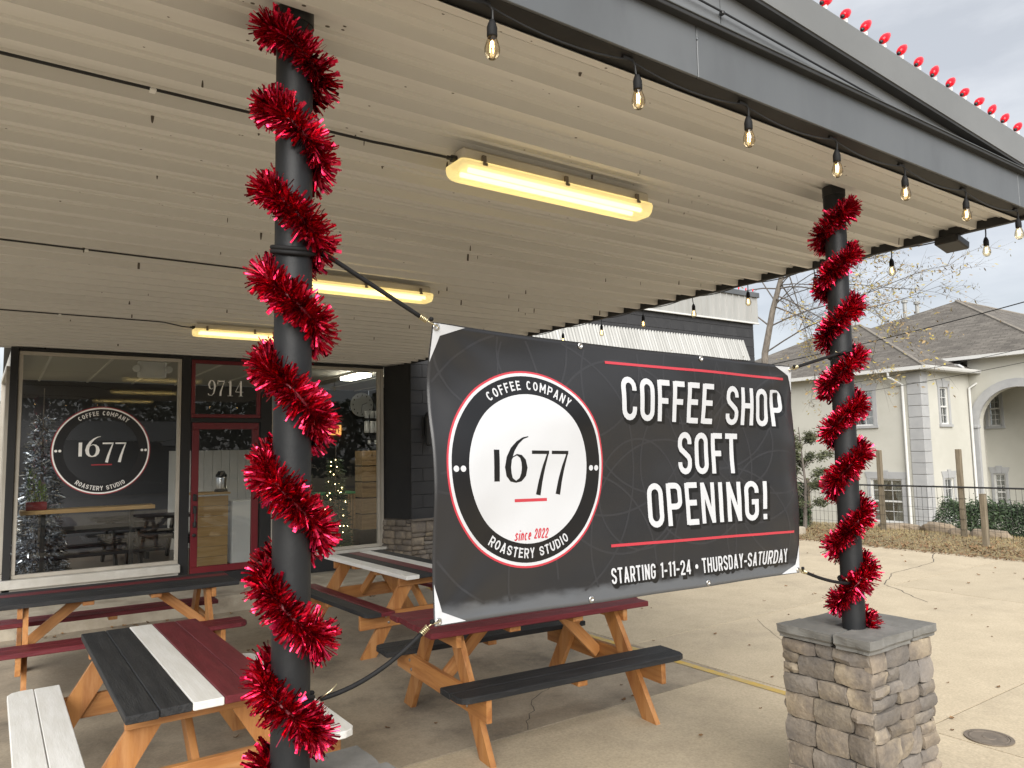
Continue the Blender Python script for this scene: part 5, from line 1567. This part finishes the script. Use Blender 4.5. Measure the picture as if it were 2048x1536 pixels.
t = thing('cedar_shrub', 'scraggly green cedar with bare twigs beside the banner edge', 'shrub', (14.6, 9.85, 0))
rng = random.Random(14); tips = []
b = MB(); b.tube([(0, 0, -.05), (.05, -.05, 1.0), (.0, .02, 2.3)], [.05, .03, .008], 7); b.build('trunk', 'bark_dark', t)
for k in range(26):
    z = rng.uniform(.3, 2.1); a = rng.uniform(0, 2 * PI); ln = rng.uniform(.4, .85) * (1.15 - z / 3)
    if math.sin(a) < -.2 and rng.random() < .5: ln *= 1.35
    d = Vector((math.cos(a), math.sin(a), rng.uniform(.15, .75)))
    p0 = Vector((.03, 0, z)); p1 = p0 + d * ln * .5 + Vector((0, 0, .05)); p2 = p0 + d * ln
    b = MB(); b.tube([p0, p1, p2], [.012, .008, .003], 5); b.build('branch', 'bark_dark', t)
    tips += [(p1, p2)]
def cp(rng):
    p1, p2 = rng.choice(tips); f = rng.random(); c = p1.lerp(p2, f)
    return c + Vector((rng.gauss(0, .055), rng.gauss(0, .055), rng.gauss(0, .05)))
leafy('foliage', 'evergreen', t, cp, 9000, .032, 15)
t = thing('evergreen_bush', 'dense dark green bush low behind the lower right banner corner', 'bush', (15.0, 10.45, 0))
def bp(rng):
    a, u = rng.uniform(0, 2 * PI), rng.random(); h = u * 1.05; r = .52 * (1 - .45 * u) * (.8 + .3 * noise.noise(Vector((a * 2, h * 3, 1)))) + rng.gauss(0, .04)
    return Vector((r * math.cos(a), r * math.sin(a), h))
leafy('foliage', 'boxwood', t, bp, 6000, .035, 16)
b = MB(); b.tube([(0, 0, 0), (0, 0, .8)], [.3, .18], 8); b.build('inner_mass', 'boxwood', t)

# birch-like tree behind the block wing
t = thing('birch_tree', 'nearly bare tree with sparse yellow leaves arching over behind the block wing', 'tree', (19.0, 14.2, -1.2))
rng = random.Random(31); twig_pts = []; to = Vector(t.location)
tp = [Vector(p) - to for p in ((19.0, 14.2, -1.3), (19.0, 14.1, 1.5), (19.02, 13.86, 4.7), (19.0, 13.5, 5.95), (19.0, 13.12, 6.95), (19.1, 12.5, 8.6), (19.2, 11.9, 10.4), (19.2, 11.6, 12.0))]
b = MB(); b.tube(tp, [.15, .13, .10, .085, .072, .055, .035, .015], 10); b.build('trunk', 'bark', t)
tw = MB()
def limb(p, e, r, lev, arch=.12):
    p, e = Vector(p), Vector(e); n_ = 8; L_ = (e - p).length; pts = []
    side = Vector((rng.gauss(0, 1), rng.gauss(0, 1), 0)).normalized()
    s1, s2 = rng.uniform(0, 9), rng.uniform(0, 9)
    for i in range(n_ + 1):
        f = i / n_
        q = p.lerp(e, f) + Vector((0, 0, arch * L_ * 4 * f * (1 - f))) + side * (.05 * L_ * math.sin(f * 5 + s1) * f) + Vector((0, 0, .035 * L_ * math.sin(f * 7 + s2) * f))
        pts.append(q)
    rs_ = [r * (1 - .86 * i / n_) for i in range(n_ + 1)]
    if lev == 0:
        bb = MB(); bb.tube(pts, rs_, 6); bb.build('branch', 'bark_dark', t)
    else: tw.tube(pts, rs_, 4, caps=False)
    if lev < 2:
        for k in range(15 if lev == 0 else 7):
            f = rng.uniform(.15, 1); i = min(n_ - 1, int(f * n_)); q = pts[i].lerp(pts[i + 1], f * n_ - i)
            dq = (pts[i + 1] - pts[i]).normalized()
            d = (dq * .9 + Vector((rng.gauss(0, .55), rng.gauss(-.1, .5), rng.gauss(.05, .5)))).normalized()
            limb(q, q + d * L_ * rng.uniform(.16, .36) * (1.15 if lev else 1), max(.0035, r * .30), lev + 1, rng.uniform(-.02, .16))
    if lev >= 1: twig_pts.extend(pts[2:])
# every limb leaves the trunk and arches out over the lot side
ends = [(8.75, 6.20), (8.70, 5.35), (9.1, 5.9), (9.7, 6.7), (10.3, 7.0), (11.0, 7.1), (9.8, 5.1), (9.3, 4.3), (11.1, 4.5), (10.1, 3.9), (12.0, 5.4), (12.4, 4.6), (11.7, 6.0), (12.6, 3.8), (11.4, 7.9), (16.5, 7.4), (17.2, 6.0), (15.6, 9.0)]
for k, (y, z) in enumerate(ends):
    sfr = rng.uniform(2.0, 4.2) if z < 6 else rng.uniform(2.6, 5.0)
    i = int(sfr); p = tp[i].lerp(tp[i + 1], sfr - i)
    limb(p, Vector((19.0 + rng.gauss(0, .9), y, z)) - to, rng.uniform(.016, .027), 0, rng.uniform(.02, .14))
tag(tw.build('twig', 'bark_dark', t), kind='stuff')
def lp(rng):
    c = rng.choice(twig_pts)
    if noise.noise(c * .5 + Vector((3, 0, 0))) < -.22: return None
    return c + Vector((rng.gauss(0, .08), rng.gauss(0, .08), rng.gauss(-.05, .08)))
leafy('foliage', ['leaf_yellow', 'leaf_tan'], t, lp, 5200, .052, 32)

# ============================================================ HOUSE
HX, HY = 27.7, 13.6
house = thing('stucco_house', 'large beige stucco house with grey shingle hip roofs beyond the fence', 'house', (HX, HY, -1.6))
ho = Vector(house.location)
def hl(x, y, z): return tuple(Vector((x, y, z)) - ho)
def hbox(nm, m, x0, x1, y0, y1, z0, z1, bev=0, parent=house):
    b = MB(); b.box(hl((x0 + x1) / 2, (y0 + y1) / 2, (z0 + z1) / 2), (x1 - x0, y1 - y0, z1 - z0), bev); return b.build(nm, m, parent)
ZB, ZE = -2.2, 4.62
def wall_with_holes(axis, c, a0, a1, z0, z1, holes, th=.25):
    """Wall at axis=c from a0..a1 with rectangular openings (a, a, z, z) cut as real gaps."""
    b = MB()
    xs = sorted({a0, a1, *[h for q in holes for h in q[:2]]}); zs = sorted({z0, z1, *[h for q in holes for h in q[2:]]})
    for xa, xb_ in zip(xs[:-1], xs[1:]):
        for za, zb_ in zip(zs[:-1], zs[1:]):
            mx, mz = (xa + xb_) / 2, (za + zb_) / 2
            if any(h[0] < mx < h[1] and h[2] < mz < h[3] for h in holes): continue
            if axis == 'x': b.box(hl(c + th / 2, mx, mz), (th, xb_ - xa, zb_ - za))
            else: b.box(hl(mx, c + th / 2, mz), (xb_ - xa, th, zb_ - za))
    return b.build('wall', 'stucco', house)
def house_window(axis, c, a0, a1, z0, z1, grid=(3, 2), sash=True, curtain=True, surround=.14):
    mid_a = (a0 + a1) / 2
    def bx(b, aa, ab, d0, d1, za, zb_, bev=0):
        if axis == 'x': b.box(hl(c + (d0 + d1) / 2, (aa + ab) / 2, (za + zb_) / 2), (d1 - d0, ab - aa, zb_ - za), bev)
        else: b.box(hl((aa + ab) / 2, c + (d0 + d1) / 2, (za + zb_) / 2), (ab - aa, d1 - d0, zb_ - za), bev)
    b = MB(); f = .055
    bx(b, a0, a1, .03, .11, z1 - f, z1); bx(b, a0, a1, .03, .11, z0, z0 + f); bx(b, a0, a0 + f, .032, .108, z0 + f, z1 - f); bx(b, a1 - f, a1, .032, .108, z0 + f, z1 - f)
    zm = (z0 + z1) / 2 - .03
    bx(b, a0 + f, a1 - f, .02, .10, zm - .03, zm + .03)
    w_ = b.build('window', 'white_trim', house)
    for (za, zb_) in ((z0 + f, zm - .03), (zm + .03, z1 - f)):
        g = MB(); bx(g, a0 + f, a1 - f, .075, .08, za, zb_); g.build('pane', 'house_pane', w_)
        if grid:
            mu = MB()
            for k in range(1, grid[0]):
                aa = a0 + f + (a1 - a0 - 2 * f) * k / grid[0]; bx(mu, aa - .010, aa + .010, .060, .074, za, zb_)
            for k in range(1, grid[1]):
                zz = za + (zb_ - za) * k / grid[1]; bx(mu, a0 + f, a1 - f, .058, .0735, zz - .010, zz + .010)
            mu.build('muntin', 'white_trim', w_)
    if curtain:
        for s in (0, 1):
            cu = MB(); n_ = 10; vs = []
            for k in range(n_ + 1):
                for q in range(5):
                    u = k / n_; v = q / 4
                    wd = (a1 - a0) * (.46 - .26 * math.sin(v * PI * .9)) if q else (a1 - a0) * .48
                    aa = (a0 + f + u * wd) if s == 0 else (a1 - f - u * wd)
                    zz = z1 - f - v * (z1 - z0 - .1); dd = .16 + .02 * math.sin(u * 20)
                    vs.append(hl(c + dd, aa, zz) if axis == 'x' else hl(aa, c + dd, zz))
            fs = [(k * 5 + q, k * 5 + q + 1, (k + 1) * 5 + q + 1, (k + 1) * 5 + q) for k in range(n_) for q in range(4)]
            cu.add(vs, fs); cu.build('curtain', 'curtain', w_)
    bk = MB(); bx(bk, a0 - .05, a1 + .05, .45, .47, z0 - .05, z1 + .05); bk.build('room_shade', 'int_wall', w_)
    s_ = surround
    b = MB()
    bx(b, a0 - s_, a0 - .004, -.03, .02, z0, z1); b.build('surround', 'quoin', house)
    b = MB(); bx(b, a1 + .004, a1 + s_, -.03, .02, z0, z1); b.build('surround', 'quoin', house)
    b = MB(); bx(b, a0 - s_ - .03, a1 + s_ + .03, -.07, .02, z0 - .10, z0 - .004); b.build('window_ledge', 'quoin', house)
    # flared lintel with keystone
    for (aa, ab, ta, tb) in ((a0 - s_, mid_a - .09, a0 - s_ - .08, mid_a - .12), (mid_a + .09, a1 + s_, mid_a + .12, a1 + s_ + .08)):
        b = MB(); poly = [(aa, z1 + .004), (ab, z1 + .004), (tb, z1 + .26), (ta, z1 + .26)]
        b2 = [(hl(0, p[0], p[1])[1], hl(0, 0, p[1])[2]) if axis == 'x' else (hl(p[0], 0, 0)[0], hl(0, 0, p[1])[2]) for p in poly]
        cc = (hl(c, 0, 0)[0] if axis == 'x' else hl(0, c, 0)[1])
        b.prism(b2, cc - .03, cc + .02, 'yz' if axis == 'x' else 'xz'); b.build('lintel', 'quoin', house)
    b = MB(); poly = [(mid_a - .085, z1 + .004), (mid_a + .085, z1 + .004), (mid_a + .115, z1 + .32), (mid_a - .115, z1 + .32)]
    b2 = [(hl(0, p[0], 0)[1], hl(0, 0, p[1])[2]) if axis == 'x' else (hl(p[0], 0, 0)[0], hl(0, 0, p[1])[2]) for p in poly]
    b.prism(b2, cc - .05, cc + .02, 'yz' if axis == 'x' else 'xz'); b.build('keystone', 'quoin', house)
M['house_pane'] = mk_glass('house_pane', (.75, .78, .8), .22, edge=.5)
hw = [(15.42, 16.45, 2.60, 3.95), (14.50, 15.70, -1.06, .56)]
wall_with_holes('x', HX, HY, 26, ZB, ZE, [hw[0], hw[1]])
for h in hw: house_window('x', HX, *h)
hy = [(29.08, 29.72, 2.58, 3.98), (29.02, 29.70, -.95, .56)]
wall_with_holes('y', HY, HX + .25, 31.52, ZB, ZE, hy)
for h in hy: house_window('y', HY, *h, grid=(2, 2))
# quoins up the corner
for k in range(16):
    z = ZB + .42 * k
    if z > 4.1: break
    b = MB(); b.box(hl(HX - .02 + .24, HY - .02 + .24, z + .21), (.52, .52, .405), .012); b.build('quoin', 'quoin', house)
# porch wing with tall arch
XP_, YP0, YP1, ZPE = 31.52, 13.60, 8.6, 5.16
R_o, R_i, yc, zs_ = 1.72, 1.42, 11.93, 2.55
b = MB(); poly = []
# wall face split into strips either side of the arch
n_ = 18
def archz(y, R): 
    d = abs(y - yc); return zs_ + math.sqrt(max(0, R * R - d * d))
ys_ = [YP1] + [yc + R_i * math.cos(PI * k / n_) for k in range(n_, -1, -1)] + [YP0]
for ya, yb_ in zip(ys_[:-1], ys_[1:]):
    if yb_ <= yc - R_i + 1e-6 or ya >= yc + R_i - 1e-6: za, zb_ = ZB, ZB
    else: za, zb_ = archz(ya, R_i), archz(yb_, R_i)
    vs = [hl(x, y, z) for x in (XP_, XP_ + .4) for (y, z) in ((ya, za), (yb_, zb_), (yb_, ZPE + .05), (ya, ZPE + .05))]
    b.add(vs, [(3, 2, 1, 0), (4, 5, 6, 7), (0, 1, 5, 4), (2, 3, 7, 6), (1, 2, 6, 5), (0, 4, 7, 3)])
b.build('porch_wall', 'stucco', house)
b = MB()
for k in range(n_):
    a0_, a1_ = PI * k / n_, PI * (k + 1) / n_
    vs = []
    for x in (XP_ - .07, XP_ + .05):
        for (a_, R) in ((a0_, R_i - .02), (a1_, R_i - .02), (a1_, R_o), (a0_, R_o)):
            vs.append(hl(x, yc + R * math.cos(a_), zs_ + R * math.sin(a_)))
    b.add(vs, [(0, 1, 2, 3), (7, 6, 5, 4), (4, 5, 1, 0), (6, 7, 3, 2)])
b.build('arch_band', 'quoin', house)
for s in (-1, 1):
    y_ = yc + s * (R_i + .13)
    b = MB(); b.box(hl(XP_ + .0, y_, zs_ - .06), (.22, .34, .12), .015); b.build('impost', 'quoin', house)
    b = MB(); b.box(hl(XP_ + .0, y_, (ZB + zs_ - .12) / 2), (.12, .28, zs_ - .12 - ZB), .01); b.build('pier_band', 'quoin', house)
# recessed wall behind the arch
XI = 33.6
hi = [(13.36, 13.84, 2.52, 4.02), (13.38, 13.80, -.85, .58)]
wall_with_holes('x', XI, 8.6, 14.2, ZB, 5.1, hi)
for h in hi: house_window('x', XI, *h, grid=(2, 3), surround=.10)
hbox('porch_ceiling', 'stucco', XP_ + .4, XI, 8.6, 13.9, 5.0, 5.1)
hbox('porch_side', 'stucco', XP_ + .4, XI, 14.0, 14.2, ZB, 5.0)
hbox('porch_floor', 'stucco', XP_ + .4, XI, 8.6, 13.98, ZB, -1.4)
# gutters, soffits and downspouts
def gutter(p, q, m='white_trim'):
    p, q = Vector(hl(*p)), Vector(hl(*q)); d = (q - p); L_ = d.length; an = math.atan2(d.y, d.x)
    b = MB(); b.prism([(-.06, 0), (.05, 0), (.075, .06), (.085, .13), (-.06, .13)], 0, L_, 'yz'); 
    o = b.build('gutter', m, house, p, (0, 0, an)); return o
EO = .42
gutter((HX - EO, 26.3, ZE - .06), (HX - EO, HY - EO, ZE - .06)); gutter((31.95, HY - EO, ZE - .06), (HX - EO - .07, HY - EO, ZE - .06))
gutter((XP_ - EO, 14.75, ZPE - .04), (XP_ - EO, 8.0, ZPE - .04))
hbox('eave_soffit', 'white_trim', HX - EO + .06, HX, HY - EO + .06, 26, ZE - .05, ZE - .02)
hbox('eave_soffit', 'white_trim', HX, XP_ + .3, HY - EO + .06, HY - .001, ZE - .05, ZE - .02)
hbox('eave_soffit', 'white_trim', XP_ - EO + .06, XP_ - .001, 8.2, 14.7, ZPE - .03, ZPE)
def spout(pts, m='white_trim'):
    b = MB(); b.tube([hl(*p) for p in pts], .05, 8); b.build('downspout', m, house)
spout([(HX - EO, HY + .95, ZE - .05), (HX - EO + .02, HY + .95, ZE - .25), (HX - .08, HY + .62, ZE - .55), (HX - .08, HY + .62, -1.45), (HX - .25, HY + .60, -1.6)])
spout([(31.75, HY - EO - .02, ZE - .05), (31.7, HY - EO, ZE - .3), (31.34, HY - .08, ZE - .62), (31.34, HY - .08, ZB + .3)])
spout([(XP_ - EO + .02, 14.2, ZPE - .05), (XP_ - EO + .02, 14.2, ZPE - .22), (XP_ - EO - .5, 13.5, ZE + .25), (XP_ - EO - .6, 13.3, ZE + .12)])
# roofs
def roof(nm, planes):
    b = MB(); b.uv = []
    for poly in planes:
        P = [Vector(hl(*p)) for p in poly]
        n_ = (P[1] - P[0]).cross(P[2] - P[0]).normalized()
        if n_.z < 0: P.reverse(); n_ = -n_
        h = Vector((0, 0, 1)).cross(n_).normalized(); u_ = n_.cross(h)
        s0 = len(b.v)
        for p in P: b.v.append(tuple(p)); b.uv.append((p.dot(h), p.dot(u_)))
        b.f.append(tuple(range(s0, s0 + len(P)))); b.mi.append(0)
    return b.build(nm, 'shingle', house)
ex, ey, ez = HX - EO - .02, HY - EO - .02, ZE + .02
rx_, ry0, ry1, rz_ = ex + 5.4, ey + 5.4, ey + 6.6, ez + 2.75
roof('roof', [((ex, ey, ez), (rx_, ry0, rz_), (rx_, ry1, rz_), (ex, ry1 + 5.4, ez)), ((ex, ey, ez), (ex + 10.8, ey, ez), (rx_, ry0, rz_)), ((ex, ry1 + 5.4, ez), (rx_, ry1, rz_), (ex + 10.8, ry1 + 5.4, ez)), ((ex + 10.8, ey, ez), (ex + 10.8, ry1 + 5.4, ez), (rx_, ry1, rz_), (rx_, ry0, rz_))])
px, pz = XP_ - EO - .02, ZPE + .06
A_ = (37, 16.24, 8.55); B_ = (45, 16.24, 8.55)
roof('roof', [((px, 10.35, pz), A_, (px, 27.7, pz)), ((px, 10.35, pz), (51, 10.35, pz), B_, A_), ((px, 27.7, pz), A_, B_, (45, 27.7, pz)), ((51, 10.35, pz), (45, 27.7, pz), B_)])
# hip caps
def cap_line(p, q):
    b = MB(); b.tube([hl(*p), hl(*q)], .07, 6); b.build('ridge_cap', 'ridge', house)
M['ridge'] = mk('ridge_shingle', (.20, .18, .155), (.25, .225, .19), scale=6, rough=.95)
cap_line((ex, ey, ez), (rx_, ry0, rz_)); cap_line((rx_, ry0, rz_), (rx_, ry1, rz_)); cap_line((px, 10.35, pz), A_); cap_line(A_, B_)
for (x, y, z, h) in ((36.5, 18.4, 7.9, .9), (36.9, 18.0, 7.9, .8)):
    b = MB(); b.lathe([(.09, 0), (.09, h), (.15, h), (.15, h + .12), (.05, h + .16)], 10); b.build('vent_pipe', 'galv', house, hl(x, y, z))

# ---- overhead wires
for i, (p, q, r, lab) in enumerate((((20, 14.5, 4.45), (20, 2.5, 5.95), .014, 'highest thin utility wire crossing before the house roof'), ((20, 13, 3.55), (20, 2.5, 4.85), .007, 'middle thin utility wire crossing before the house roof'), ((20, 13, 3.25), (20, 2.5, 4.50), .007, 'lowest thin utility wire crossing before the house roof'))):
    b = MB(); P0, P1 = Vector(p), Vector(q)
    b.tube([P0.lerp(P1, k / 16) + Vector((0, 0, -.16 * 4 * (k / 16) * (1 - k / 16))) for k in range(17)], r, 5)
    tag(b.build('utility_wire', 'cable'), lab, 'wire', 'overhead utility wires')

# ============================================================ ACROSS THE STREET (what the shop glass mirrors)
t = thing('street_building', 'long low building with a pale parapet mirrored in the shop window', 'building', (0, -24, 0))
b = MB(); b.box((-2, -1.5, 1.25), (20, 3, 2.6)); b.build('wall', 'block', t)
b = MB(); b.box((-2, -1.45, 3.25), (20.3, 3.2, 1.35)); b.build('parapet', 'white_trim', t)
def tl(rng):  # sparse far trees
    x = rng.uniform(-75, 75); h = rng.random() ** .8 * (6.5 + 3.0 * noise.noise(Vector((x * .12, 0, 3))))
    return Vector((x, rng.gauss(0, 1.2), h))
leafy('treeline', 'boxwood', None, lambda r: tl(r) + Vector((0, -40, 0)), 45000, .28, 41)

def far_tree(rng):
    x = rng.uniform(-110, 60); h = rng.random() ** .8 * (9 + 4 * noise.noise(Vector((x * .06, 0, 5))))
    return Vector((x, 95 + rng.gauss(0, 3), h - 1.7))
leafy('distant_treeline', 'bark_dark', None, far_tree, 14000, .8, 43)
